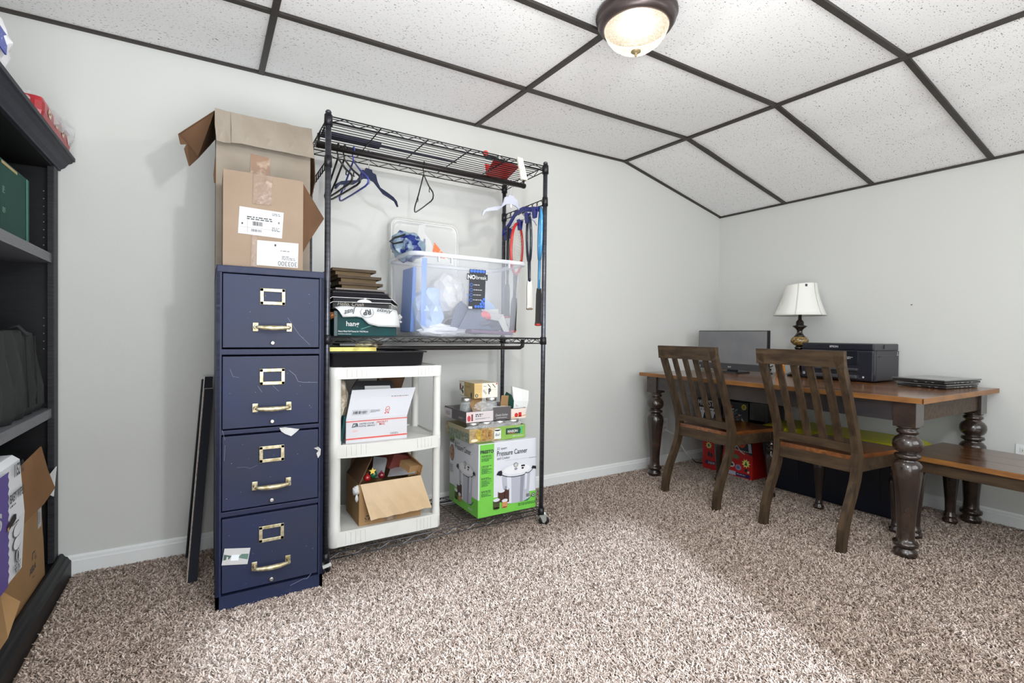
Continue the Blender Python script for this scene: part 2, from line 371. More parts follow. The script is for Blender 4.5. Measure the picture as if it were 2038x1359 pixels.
# carpet pile: bent yarn tufts
def carpet():
    rng = np.random.default_rng(3)
    def sample(n, x0, x1, y0, y1): return np.stack([rng.uniform(x0, x1, n), rng.uniform(y0, y1, n)], 1)
    P = sample(900000, -4.46, -0.01, -2.75, -0.01)
    # keep what can be seen from around the photo's place; thin out with distance
    ln = (P[:, 1] + 0.7) - (P[:, 0] + 4.47)*(-0.62); keep = ln > -0.38
    d = np.hypot(P[:, 0]+3.92, P[:, 1]+2.82)
    prob = np.clip(1.15 - 0.17*d, 0.42, 1); keep &= rng.uniform(0, 1, len(P)) < prob
    for x0, x1, y0, y1 in ((-4.85, -4.405, -3, 0), (CX0, CX1, CY0, 0), (-.5, -.02, -1.56, -.72), (-.47, -.1, -.64, -.22)):
        keep &= ~((P[:, 0] > x0) & (P[:, 0] < x1) & (P[:, 1] > y0) & (P[:, 1] < y1))
    P = P[keep]; d = d[keep]; n = len(P)
    a = rng.uniform(0, 2*PI, n); lean = rng.uniform(0.002, 0.011, n); h = rng.uniform(0.010, 0.016, n)
    wd = rng.uniform(0.0014, 0.0022, n)*(1+0.12*np.clip(d-2, 0, 3)); b = a + rng.uniform(0.9, 2.2, n)
    ux, uy = np.cos(b)*wd, np.sin(b)*wd; dx, dy = np.cos(a)*lean, np.sin(a)*lean
    a2 = a + rng.uniform(-1.2, 1.2, n); ex, ey = np.cos(a2)*lean, np.sin(a2)*lean
    co = np.empty((n, 6, 3), np.float32)
    for i, (cx, cy, z, k) in enumerate(((P[:, 0], P[:, 1], h*0.05, 1), (P[:, 0]+dx*.55, P[:, 1]+dy*.55, h*0.72, 1.15), (P[:, 0]+dx+ex*.8, P[:, 1]+dy+ey*.8, h, 0.75))):
        co[:, 2*i, 0] = cx-ux*k; co[:, 2*i, 1] = cy-uy*k; co[:, 2*i, 2] = z
        co[:, 2*i+1, 0] = cx+ux*k; co[:, 2*i+1, 1] = cy+uy*k; co[:, 2*i+1, 2] = z
    co[:, :, 1] = np.minimum(co[:, :, 1], -0.002)
    me = bpy.data.meshes.new('carpet_pile'); me.vertices.add(n*6); me.vertices.foreach_set('co', co.ravel())
    base = (np.arange(n)*6)[:, None]; q = np.concatenate([base+np.array([0, 1, 3, 2]), base+np.array([2, 3, 5, 4])], 1).reshape(-1).astype(np.int32)
    me.loops.add(n*8); me.loops.foreach_set('vertex_index', q); me.polygons.add(n*2)
    me.polygons.foreach_set('loop_start', (np.arange(n*2)*4).astype(np.int32)); me.polygons.foreach_set('loop_total', np.full(n*2, 4, np.int32))
    me.update(calc_edges=True)
    m = bpy.data.materials.new('carpet_yarn'); m.use_nodes = True; nt = m.node_tree; nn = nt.nodes; L = nt.links; bs = nn['Principled BSDF']
    g = nn.new('ShaderNodeNewGeometry'); r = nn.new('ShaderNodeValToRGB'); e = r.color_ramp.elements
    e[0].position = 0; e[0].color = lin((112, 94, 82)); e[1].position = 1; e[1].color = lin((208, 194, 184))
    k = e.new(0.35); k.color = lin((170, 152, 139)); k = e.new(0.7); k.color = lin((192, 175, 163))
    L.new(g.outputs['Random Per Island'], r.inputs[0]); L.new(r.outputs[0], bs.inputs['Base Color']); bs.inputs['Roughness'].default_value = 0.8; bs.inputs['Specular IOR Level'].default_value = 0.2
    me.materials.append(m); o = bpy.data.objects.new('carpet_pile', me); COL.objects.link(o)
    tag(o, 'beige and brown shag carpet pile covering the floor', 'carpet', kind='stuff')
CX0, CX1, CY0, CY1, CH = -3.893, -3.508, -0.657, -0.02, 1.322
carpet()

# ================================================================ CEILING LIGHT
cx, cy = -2.47, -1.38; cz = hz(cx, cy)
t = Thing('ceiling_light', 'flush ceiling light with bronze ring and alabaster glass bowl', 'ceiling light', (cx, cy, cz-0.012))
z = cz - 0.012
t.part('base_ring', MB().lathe([(0.05, z), (0.158, z), (0.160, z-.012), (0.154, z-.018), (0.150, z-.030), (0.152, z-.036), (0.142, z-.052), (0.128, z-.06), (0.124, z-.058)], (cx, cy, 0), 48), M('oil_rubbed_bronze', (66, 56, 54), 0.35, metal=0.6, noise=1, nscale=6, ncol=(88, 78, 78)))
bm_ = bpy.data.materials.new('alabaster_bowl'); bm_.use_nodes = True; nt = bm_.node_tree; n = nt.nodes; L = nt.links
b = n['Principled BSDF']; b.inputs['Base Color'].default_value = lin((236, 232, 216)); b.inputs['Roughness'].default_value = 0.25
tn_ = n.new('ShaderNodeTexNoise'); tn_.inputs['Scale'].default_value = 11; tn_.inputs['Detail'].default_value = 6; tn_.inputs['Distortion'].default_value = 2.5
rr_ = n.new('ShaderNodeValToRGB'); rr_.color_ramp.elements[0].position = .3; rr_.color_ramp.elements[1].position = .65; rr_.color_ramp.elements[0].color = lin((176, 158, 118)); rr_.color_ramp.elements[1].color = lin((244, 236, 214))
L.new(tn_.outputs[0], rr_.inputs[0]); b.inputs['Base Color'].default_value = lin((60, 56, 46)); L.new(rr_.outputs[0], b.inputs['Emission Color']); b.inputs['Emission Strength'].default_value = 0.95
tl = n.new('ShaderNodeBsdfTransparent'); mx = n.new('ShaderNodeMixShader'); mx.inputs[0].default_value = 0.82; L.new(tl.outputs[0], mx.inputs[1]); L.new(b.outputs[0], mx.inputs[2]); L.new(mx.outputs[0], n['Material Output'].inputs[0])
mb = MB(); mb.lathe([(0.126, z-.055), (0.124, z-.066), (0.115, z-.088), (0.098, z-.110), (0.072, z-.130), (0.040, z-.143), (0.012, z-.147)], (cx, cy, 0), 48)
t.part('glass_bowl', mb, bm_)
mb = MB(); mb.lathe([(0.002, z-.144), (0.020, z-.146), (0.020, z-.150), (0.010, z-.155), (0.004, z-.158), (0.006, z-.163), (0.004, z-.168), (0.0005, z-.170)], (cx, cy, 0), 16)
t.part('finial', mb, M('finial_gold', (150, 134, 98), 0.4, metal=0.4))

# ================================================================ FILING CABINET
CX0, CX1, CY0, CY1, CH = -3.893, -3.508, -0.657, -0.02, 1.322
t = Thing('filing_cabinet', 'tall navy metal four-drawer filing cabinet with brass handles', 'filing cabinet', (-3.70, -0.34, 0.0))
mb = MB()
mb.bb((CX0, CY0, 0.0), (CX0+.012, CY1, CH)); mb.bb((CX1-.012, CY0, 0), (CX1, CY1, CH)); mb.bb((CX0, CY1-.012, 0), (CX1, CY1, CH))
mb.bb((CX0, CY0-.004, CH-.027), (CX1, CY1, CH), bev=.004); mb.bb((CX0, CY0, 0), (CX1, CY1, 0.062))
mb.bb((CX0, CY0, 0.05), (CX0+.018, CY0+.03, CH)); mb.bb((CX1-.018, CY0, 0.05), (CX1, CY0+.03, CH))
dz = [(1.293, 1.008), (0.978, 0.698), (0.673, 0.386), (0.358, 0.071)]
for (a, b_), nx in zip(dz, dz[1:]): mb.bb((CX0, CY0+.002, nx[0]+.004), (CX1, CY0+.03, b_-.004), bev=.003)
t.part('body', mb, navyd_m)
for zt, zb in dz:
    zc = (zt+zb)/2; x0, x1 = CX0+.021, CX1-.021
    d = t.part('drawer', MB().bb((x0, CY0-.003, zb+.002), (x1, CY0+.5, zt-.002), bev=.002), navy_m)
    # label holder: a bevelled frame
    zl = zt-.083; xc = -3.702; mb = MB(); y = CY0-.004
    for a, b_, c, d_ in ((-.045, -.032, -.032, .032), (.032, .045, -.032, .032), (-.045, .045, .019, .032), (-.045, .045, -.032, -.019)):
        mb.bb((xc+a, y-.005, zl+c), (xc+b_, y, zl+d_), bev=.0018)
    for s_ in (-1, 1): mb.lathe([(.0001, 0), (.002, .001)], (0, 0, 0), 6, fn=lambda a, r, z, s_=s_: (xc+s_*.038+r*math.cos(a), y-.0055-z, zl+r*math.sin(a)))
    t.part('label_holder', mb, brass_m, d)
    zh = zt-.203; mb = MB()
    for s_ in (-1, 1):
        X = xc+s_*.060; mb.bb((X-.010, y-.004, zh-.017), (X+.010, y, zh+.017), bev=.0025)
        mb.lathe([(.009, 0), (.007, .008), (.006, .022), (.007, .030)], seg=12, fn=lambda a, r, z, X=X: (X+r*math.cos(a)*.9, y-.003-z, zh+r*math.sin(a)))
    pts = []; rad = []
    for i in range(13):
        u = -1+2*i/12; pts.append((xc+u*.062, y-.030-.009*(1-u*u), zh-.003*(1-u*u))); rad.append(.0055+.0045*(1-u*u))
    mb.tube(pts, rad, 10); t.part('handle', mb, brass_m, d)
    mb = MB(); mb.lathe([(.0085, 0), (.0085, .007), (.006, .010), (.003, .009)], seg=16, fn=lambda a, r, z: (xc+r*math.cos(a), y-z, zb+.020+r*math.sin(a)))
    t.part('lock', mb, steel_m, d)
# scuffs on the paint: thin pale scratches that belong to the metal
def scratch(pts, w_, m): 
    it = []
    for (a, b_), (c, d_) in zip(pts, pts[1:]):
        dx, dy = c-a, d_-b_; l = math.hypot(dx, dy); nx, ny = -dy/l*w_/2, dx/l*w_/2
        it.append(('p', [(a-nx, b_-ny), (c-nx, d_-ny), (c+nx, d_+ny), (a+nx, b_+ny)], m, 0))
    return it
scr = M('scratch', (120, 124, 138), 0.5); its = []
its += scratch([(.245, 1.13), (.27, 1.09), (.29, 1.06), (.33, 1.02)], .0010, scr)
its += scratch([(.252, .918), (.275, .898), (.285, .872), (.305, .868), (.36, .866)], .0014, scr)
its += scratch([(.14, .86), (.155, .835)], .0012, scr); its += scratch([(.19, .862), (.215, .835)], .0008, scr)
its += scratch([(.045, .93), (.055, .90), (.075, .895)], .0008, scr); its += scratch([(.26, .045), (.31, .06), (.325, .058), (.34, .075)], .0018, scr)
its += scratch([(.03, .64), (.028, .58)], .0008, scr); its += scratch([(.07, .55), (.10, .548), (.115, .54), (.14, .55)], .0007, scr); its += scratch([(.02, .70), (.03, .66)], .0008, scr)
rr = random.Random(4)
for i in range(46):
    x, z_ = rr.uniform(.03, .36), rr.uniform(.09, 1.28)
    if any(b_ < z_ < a for a, b_ in dz): its.append(('e', x, z_, rr.uniform(.0006, .0018), rr.uniform(.0006, .0016), scr, 0))
o = prints((CX0, CY0-.0033, 0), (1, 0, 0), (0, 0, 1), its).build('scuff_marks', None, t.e, t.base); o['kind'] = 'stuff'
# photo magnet and torn tape stuck on the front
mb = prints((-3.873, -0.6625, .185), (.985, 0, -.17), (.16, 0, .985), [('r', 0, 0, .088, .062, paper_m, 0), ('r', .002, .036, .084, .024, M('print_sky', (170, 206, 236), .3), 1), ('r', .002, .002, .084, .016, M('print_water', (116, 164, 190), .3), 1),
  ('p', [(.002, .018), (.022, .022), (.028, .034), (.002, .04)], M('print_cliff', (70, 92, 84), .4), 2), ('p', [(.05, .026), (.086, .018), (.086, .040), (.062, .040)], M('print_cliff2', (94, 122, 112), .4), 2),
  ('p', [(.012, .018), (.018, .018), (.018, .030), (.012, .032)], paper_m, 3), ('r', .028, .016, .026, .022, M('print_spray', (226, 232, 240), .4), 3), ('e', .02, .008, .012, .003, paper_m, 3), ('e', .06, .008, .016, .002, paper_m, 3)])
mb.slab([(-3.873, -.6625, .185), (-3.786, -.6625, .170), (-3.776, -.6625, .231), (-3.863, -.6625, .246)], -.0015, paper_m)
solo('waterfall_photo', mb, None, 'small waterfall photo magnet stuck low on the bottom drawer of the navy cabinet', 'photo magnet', (-3.83, -.6615, .19))
mb = MB(); mb.slab([(-3.676, -.663, .690), (-3.655, -.668, .692), (-3.63, -.664, .685), (-3.603, -.672, .680), (-3.615, -.670, .668), (-3.634, -.676, .655), (-3.655, -.668, .664), (-3.67, -.664, .676)], .0008)
solo('paper_scrap', mb, paper_m, 'torn white paper scrap stuck above the third drawer of the navy cabinet', 'paper scrap', (-3.64, -.663, .67))
mb = MB(); mb.slab([(-3.546, -.663, .595), (-3.53, -.668, .60), (-3.519, -.664, .588), (-3.521, -.668, .566), (-3.530, -.666, .552), (-3.536, -.664, .572), (-3.528, -.664, .583)], .0008)
solo('paper_scrap', mb, paper_m, 'tiny curled white scrap at the right edge of the third cabinet drawer', 'paper scrap', (-3.53, -.663, .575))

# ================================================================ CARTONS ON THE CABINET
def open_box(mb, x0, x1, y0, y1, z0, z1, t=.004):
    mb.bb((x0, y0, z0), (x1, y0+t, z1)); mb.bb((x0, y1-t, z0), (x1, y1, z1)); mb.bb((x0, y0+t, z0), (x0+t, y1-t, z1)); mb.bb((x1-t, y0+t, z0), (x1, y1-t, z1)); mb.bb((x0+t, y0+t, z0), (x1-t, y1-t, z0+t)); return mb
t = Thing('cardboard_box', 'brown open-flapped shipping box with two white labels, on the navy cabinet', 'cardboard box', (-3.73, -.53, CH))
mb = open_box(MB(), -3.872, -3.588, -.632, -.43, CH+.001, 1.690); t.part('carton_body', mb, card_m)
t.part('flap', MB().slab([(-3.588, -.63, 1.682), (-3.588, -.63, 1.40), (-3.555, -.60, 1.46), (-3.492, -.56, 1.565)], .004), cardd_m)
lab = [('p', [(0, 0), (.155, -.002), (.160, .102), (.004, .104)], paper_m, 0), ('lines', .03, .066, .09, .004, 2, ink_m, 1), ('bars', .05, .036, .034, .016, ink_m, 1), ('bars', .045, .012, .036, .010, inkg_m, 1), ('lines', .118, .034, .03, .003, 3, inkg_m, 1),
       ('r', .002, .026, .15, .0007, inkg_m, 1), ('r', .032, .004, .0007, .07, inkg_m, 1), ('lines', .118, .09, .03, .003, 2, inkg_m, 1), ('e', .014, .040, .003, .004, ink_m, 1), ('e', .143, .058, .003, .005, inkg_m, 1)]
o = prints((-3.822, -.6325, 1.452), (1, 0, -.015), (.01, 0, 1), lab).build('shipping_label', None, t.e, t.base)
lab = [('p', [(0, 0), (.150, .0), (.152, .100), (.001, .098)], paper_m, 0), ('t', '303300', .146, .022, .070, M('label_numeral', (84, 86, 92), .5), 1, {'rot': PI, 'ys': 1.1}), ('lines', .09, .040, .05, .003, 3, inkg_m, 1), ('lines', .085, .062, .058, .0035, 1, inkg_m, 1), ('e', .066, .084, .0035, .005, ink_m, 1)]
prints((-3.757, -.6328, 1.334), (1, 0, 0), (0, 0, 1), lab).build('shipping_label', None, t.e, t.base)
mb = MB(); mb.slab([(-3.770, -.6335, 1.689), (-3.702, -.6335, 1.689), (-3.706, -.6335, 1.575), (-3.772, -.6335, 1.572)], .0006); t.part('packing_tape', mb, tape_m)
mb = MB(); mb.slab([(-3.775, -.6335, 1.45), (-3.757, -.6335, 1.45), (-3.757, -.6335, CH+.005), (-3.778, -.6335, CH+.005)], .0006); t.part('packing_tape', mb, tape_m)
t = Thing('cardboard_box', 'tall worn cardboard box with ragged open flaps, behind the labelled shipping box', 'cardboard box', (-3.71, -.22, CH))
mb = open_box(MB(), -3.893, -3.525, -.41, -.06, CH+.001, 1.995); t.part('carton_body', mb, cardp_m)
mb = MB(); secs = []; rr = random.Random(8)
xs = [-3.898, -3.862, -3.842, -3.838, -3.80, -3.765, -3.72, -3.675, -3.63, -3.59, -3.56, -3.520]
for i, x in enumerate(xs):
    yb = -.462 + (.005 if i % 2 else -.004) + rr.uniform(-.002, .002); zb2 = 1.846 if i < 3 else 1.855-.0005*i+rr.uniform(-.002, .002); xt = x; xb2 = x+(.006 if i == 0 else .004 if i == len(xs)-1 else 0)
    zt2 = 1.992+rr.uniform(-.003, .006); ym = -.437+(-.004 if i % 2 else .003)
    secs.append([V(xt, -.412, zt2), V(xt, ym, (zt2+zb2)/2), V(xb2, yb, zb2), V(xb2, yb+.004, zb2), V(xt, ym+.004, (zt2+zb2)/2), V(xt, -.408, zt2)])
mb.loft(secs); t.part('flap', mb, cardp_m, label='creased front flap folded down')
t.part('flap', MB().slab([(-3.893, -.40, 1.993), (-4.020, -.43, 1.855), (-4.012, -.432, 1.815), (-3.992, -.42, 1.825), (-4.000, -.43, 1.800), (-3.984, -.42, 1.738), (-3.955, -.34, 1.80), (-3.893, -.10, 1.97)], .004), cardd_m, label='dark left flap hanging open and torn')
t.part('flap', MB().slab([(-3.525, -.40, 1.995), (-3.518, -.43, 1.93), (-3.497, -.36, 1.86), (-3.484, -.30, 1.795), (-3.50, -.33, 1.725), (-3.522, -.38, 1.68), (-3.525, -.12, 1.80), (-3.525, -.08, 1.97)], .004), cardd_m)
t.part('packing_tape', MB().slab([(-3.765, -.4115, 1.835), (-3.690, -.4115, 1.83), (-3.692, -.4115, 1.70), (-3.768, -.4115, 1.70)], .0006), M('dark_tape', (140, 108, 84), .25, noise=1, nscale=40, ncol=(196, 176, 154), thresh=(.5, .8)))
mb = MB(); mb.slab([(-3.897, -.409, 1.79), (-3.889, -.409, 1.81), (-3.886, -.409, 1.74), (-3.888, -.409, 1.69), (-3.900, -.409, 1.69), (-3.902, -.409, 1.72)], -.004); t.part('torn_corner', mb, cardd_m)

# ================================================================ BOARDS LEANING BESIDE THE CABINET
bd = M('dark_laminate', (18, 20, 32), 0.6, spec=.2); pb = M('particle_board_edge', (176, 168, 158), .8, noise=1, nscale=90, ncol=(128, 108, 92)); 
def board(x0, x1, yb, yt, h, xt, th, label, edge, cl):
    t = Thing('wood_board', label, 'board', (x0, yb, 0.004)); mb = MB()
    P = lambda x, y, z: (x, y, z); dx = xt
    n_ = th
    secs = [[(x0, yb, .006), (x1, yb, .006), (x1, yb+n_, .006), (x0, yb+n_, .006)], [(x0+dx, yt, h), (x1+dx, yt, h), (x1+dx, yt+n_, h), (x0+dx, yt+n_, h)]]
    mb.loft(secs); t.part('panel', mb, bd)
    mb = MB(); secs = [[(x0-.004, yb+.001, .006), (x0, yb+.001, .006), (x0, yb+n_-.001, .006), (x0-.004, yb+n_-.001, .006)], [(x0-.004+dx, yt+.001, h), (x0+dx, yt+.001, h), (x0+dx, yt+n_-.001, h), (x0-.004+dx, yt+n_-.001, h)]]
    mb.loft(secs); mb.loft([[(x0+dx, yt+.001, h), (x1+dx, yt+.001, h), (x1+dx, yt+n_-.001, h), (x0+dx, yt+n_-.001, h)], [(x0+dx, yt+.001, h+.002), (x1+dx, yt+.001, h+.002), (x1+dx, yt+n_-.001, h+.002), (x0+dx, yt+n_-.001, h+.002)]])
    t.part('edge_strip', mb, edge, label='raw particle board edge')
board(-3.990, -3.955, -.36, -.085, .80, .058, .018, 'dark laminated board with raw edge leaning beside the navy cabinet', pb, 0)
board(-3.991, -3.958, -.31, -.050, .855, .060, .018, 'taller pale-edged board leaning behind the dark laminated board', M('pale_edge', (206, 202, 196), .7), 0)
board(-4.003, -3.965, -.075, -.026, .84, .062, .010, 'thin dark panel standing against the back wall beside the leaning boards', M('thin_edge', (44, 42, 42), .6), 0)

# ================================================================ WIRE RACK
PX0, PX1, PY0, PY1 = -3.475, -2.315, -.548, -.10
def nx_(a, b, n): return [a+(b-a)*i/n for i in range(n+1)]
t = Thing('wire_rack', 'tall black rolling wire garment rack with three wire shelves', 'wire rack', ((PX0+PX1)/2, (PY0+PY1)/2, 0.0))
for X in (PX0, PX1):
    for Y in (PY0, PY1):
        mb = MB(); mb.tube([(X, Y, .075), (X, Y, 2.028)], .0125, 14); mb.lathe([(.0127, 2.028), (.013, 2.034), (.009, 2.040), (.0005, 2.041)], (X, Y, 0), 14)
        p = t.part('post', mb, post_m)
        for z0, z1, r in ((1.975, 2.020, .0185), (1.795, 1.842, .017), (1.020, 1.062, .0185), (.058, .10, .0185)):
            mb = MB(); mb.lathe([(.0126, z0), (r, z0), (r*.93, z1), (.0126, z1)], (X, Y, 0), 16); t.part('sleeve', mb, wire_m, p)
        a = random.uniform(0, 6) if not (X == PX1 and Y == PY0) else -.5
        c = t.part('caster', MB().lathe([(.012, .078), (.012, .062), (.005, .06)], (X, Y, 0), 12), chrome_m)
        u = V(math.cos(a), math.sin(a), 0); w_ = V(-u.y, u.x, 0); ctr = V(X, Y, .030)+u*.014
        mb = MB()
        for s_ in (-1, 1): mb.lathe([(.001, s_*.006), (.026, s_*.006), (.0275, s_*.009), (.0275, s_*.016), (.025, s_*.019), (.001, s_*.019)], seg=20, fn=lambda a, r, z, u=u, w_=w_, ctr=ctr: ctr+u*(r*math.cos(a))+V(0, 0, r*math.sin(a))+w_*z)
        t.part('wheel', mb, dark_m, c)
        hm = M('bright_steel', (206, 208, 206), .25, metal=.7)
        for s_ in (-1, 1): mb = MB(); mb.slab([ctr+w_*s_*.0215+u*a_+V(0, 0, b_) for a_, b_ in ((-.026, .034), (.016, .036), (.014, .004), (.004, -.010), (-.006, -.008), (-.012, .008))], .0016); t.part('fork_plate', mb, hm, c)
        mb = MB(); sec = []
        for k in range(9):
            th = -.5+k*.42; q = ctr+u*(.031*math.cos(th))+V(0, 0, .031*math.sin(th)); sec.append([q-w_*.021, q+w_*.021, q*1+V(0, 0, .002)+w_*.021-u*.001, q+V(0, 0, .002)-w_*.021])
        mb.loft(sec); t.part('hood', mb, M('bright_steel', (206, 208, 206), .25, metal=.7), c)
def wire_shelf(z, m, px):
    mb = MB(); r = .0028; zb = z-.026
    per = [(PX0, PY0), (PX1, PY0), (PX1, PY1), (PX0, PY1)]
    for i in range(4):
        a, b_ = V(*per[i], 0), V(*per[(i+1) % 4], 0); L_ = (b_-a).length; d = (b_-a)/L_; a2 = a+d*.012; b2 = b_-d*.012
        for zz in (z, zb): mb.tube([a2+V(0, 0, zz), b2+V(0, 0, zz)], r, 6)
        n = max(2, round(L_/.062)); n += n % 2
        mb.tube([a2.lerp(b2, k/n)+V(0, 0, z if k % 2 else zb) for k in range(n+1)], r*.8, 5, smooth=False)
    ny = 15
    for k in range(1, ny):
        y = PY0+(PY1-PY0)*k/ny; mb.tube([(PX0, y, z+.003), (PX1, y, z+.003)], .0021, 5)
    for k in range(1, 5):
        x = PX0+(PX1-PX0)*k/5; mb.tube([(x, PY0, z-.002), (x, PY1, z-.002)], .003, 6)
    return t.part('wire_shelf', mb, m)
for z in (2.016,): wire_shelf(z, wire_m, 0)
wire_shelf(1.052, M('mid_wire', (70, 70, 72), .32, metal=.7), 0); wire_shelf(.092, wiregrey_m, 0)
# side ledges under the top shelf with scroll loops, and the two hanging rods
for X in (PX0, PX1):
    mb = MB()
    for zz in (1.835, 1.805): mb.tube([(X, PY0+.012, zz), (X, PY1-.012, zz)], .0026, 6)
    pts = []
    for k in range(70):
        u_ = k/69; th = u_*2*PI*8; pts.append((X, PY0+.03+(PY1-PY0-.06)*u_-.018*math.sin(th), 1.818-.018*math.cos(th)))
    mb.tube(pts, .0022, 5); t.part('side_rail', mb, wire_m)
RY, RZ = -.32, 1.965
t.part('hanging_rod', MB().tube([(PX0-.012, RY, RZ), (PX1+.012, RY, RZ)], .0145, 14), rod_m)
for X in (PX0, PX1): t.part('rod_bracket', MB().tube([(X, RY, RZ-.016), (X, RY-.004, RZ+.018), (X, RY, 2.018)], .006, 8), rod_m)
t.part('hanging_rod', MB().tube([(PX0+.01, RY, 1.045), (PX0+.01, RY, 1.01), (PX0+.03, RY, .996), (PX1-.01, RY, .996), (PX1+.008, RY, 1.005), (PX1+.010, RY, 1.02), (PX1+.010, RY, 1.045)], .0115, 12), rod_m)

# ---------------------------------------------------------------- hangers
def hook(mb, c, r=.018, drop=.045, R=.0022, ang=0, seg=6):
    # opens to one side; sits over the rod. ang turns about z
    pts = []
    for k in range(11):
        th = math.radians(200 - k*22); pts.append((r*math.cos(th), 0, r*math.sin(th)))
    pts += [(.010, 0, -.022), (0, 0, -.034), (0, 0, -drop)]
    ca, sa = math.cos(ang), math.sin(ang); mb.tube([(c[0]+x*ca, c[1]+x*sa, c[2]+z) for x, y, z in pts], R, seg)
def tri_hanger(name, label, x, ang, m, half=.20, hh=.13, r=.0045, y=RY, group=None, tilt=0.0):
    c = V(x, y, RZ+.004); t = Thing(name, label, 'hanger', tuple(c), rz=ang, local=True, rot=(tilt, 0, ang), group=group)
    mb = MB(); hook(mb, (0, 0, 0), .0175, .05, r*.75, 0); t.part('hook', mb, m)
    zt = -.05; zb = -.05-hh
    pts = [(0, 0, zt), (half*.55, 0, zt-hh*.52), (half*.93, 0, zt-hh*.80), (half, 0, zt-hh*.90), (half*.96, 0, zb), (half*.8, 0, zb-.006), (0, 0, zb-.008), (-half*.8, 0, zb-.006), (-half*.96, 0, zb), (-half, 0, zt-hh*.90), (-half*.93, 0, zt-hh*.80), (-half*.55, 0, zt-hh*.52)]
    mb = MB(); mb.tube(pts, r, 8, close=True)
    for s_ in (-1, 1): mb.tube([(s_*half*.60, 0, zt-hh*.58), (s_*half*.58, 0, zt-hh*.70), (s_*half*.64, 0, zt-hh*.73)], r*.6, 6)
    t.part('frame', mb, m); return t
blkh = M('black_hanger', (34, 32, 34), .3)
tri_hanger('coat_hanger', 'black tubular plastic hanger nearest the left post', -3.385, math.radians(96), blkh, half=.20, hh=.155, r=.005)
tri_hanger('coat_hanger', 'second black tubular hanger, between the first black one and the blue one', -3.355, math.radians(98), blkh, half=.20, hh=.155, r=.005)
tri_hanger('coat_hanger', 'blue tubular plastic hanger at the left end of the rod', -3.312, math.radians(96), M('hanger_blue', (56, 66, 150), .3), half=.20, hh=.155, r=.0045)
tri_hanger('coat_hanger', 'lone thin black hanger in the middle of the rod', -2.945, math.radians(86), blkh, half=.165, hh=.165, r=.0036)
def suit_hanger(label, x, ang, m, hm, y=RY, sc=1.0, z=RZ+.004, tilt=0):
    t = Thing('coat_hanger', label, 'hanger', (x, y, z), local=True, rot=(tilt, 0, ang))
    mb = MB(); hook(mb, (0, 0, 0), .0175, .075, .0018); t.part('hook', mb, hm)
    up = [(0, -.075), (.018, -.075), (.022, -.088), (.045, -.092), (.056, -.125), (.075, -.150), (.13, -.165), (.17, -.178), (.195, -.195), (.205, -.222)]
    lo = [(.200, -.222), (.180, -.198), (.15, -.190), (.10, -.178), (.06, -.150), (.035, -.132), (0, -.126)]
    right = [(a*sc, b_) for a, b_ in up+lo]; left = [(-a, b_) for a, b_ in right[::-1] if a > 1e-6]
    mb = MB(); mb.prism(right+left, lambda u, v, w_: (u, w_, v), -.0045, .0045)
    t.part('body', mb, m); t.part('nub', MB().box((0, 0, -.135), (.012, .008, .03), bev=.002), hm)
    return t
suit_hanger('navy blue plastic shirt hanger with silver hook', -3.236, math.radians(24), navypl_m, steel_m, sc=.95)
suit_hanger('clear plastic shirt hanger at the right end of the rod', -2.40, math.radians(6), hangcl_m, M('clear_hook', (220, 220, 226), .2), sc=1.0, z=RZ+.004)
# blue clip hanger hanging from the right side rail, carrying the rackets
t = Thing('clip_hanger', 'royal blue clip hanger on the right side of the wire rack', 'hanger', (-2.33, -.30, 1.86))
mb = MB(); X = -2.335
pts = [(X-.03, -.17, 1.70), (X-.01, -.21, 1.745), (X, -.26, 1.80), (X, -.30, 1.812), (X, -.36, 1.815), (X+.005, -.42, 1.80), (X+.02, -.49, 1.79)]
mb.loft([[V(*p)+V(-.004, 0, -.014), V(*p)+V(.004, 0, -.014), V(*p)+V(.004, 0, .014), V(*p)+V(-.004, 0, .014)] for p in pts]); t.part('arm', mb, blue_m)
mb = MB(); mb.tube([(X, -.30, 1.812), (X, -.30, 1.85), (X, -.29, 1.87), (X+.01, -.27, 1.862), (X+.018, -.265, 1.845)], .0035, 6); t.part('hook', mb, blue_m)
mb = MB(); mb.tube([(X-.03, -.16, 1.70), (X, -.50, 1.775)], .002, 6); t.part('clip_bar', mb, steel_m)
for y, z in ((-.185, 1.70), (-.24, 1.70), (-.34, 1.735), (-.42, 1.76), (-.495, 1.775)):
    mb = MB(); 
    for s_ in (-1, 1): mb.box((X-.012+s_*.008, y, z-.01), (.006, .03, .062), R=rotm(0, s_*.15, 0), bev=.002)
    mb.tube([(X-.012, y-.012, z+.012), (X-.012, y+.012, z+.012)], .006, 8); t.part('clip', mb, blue_m)

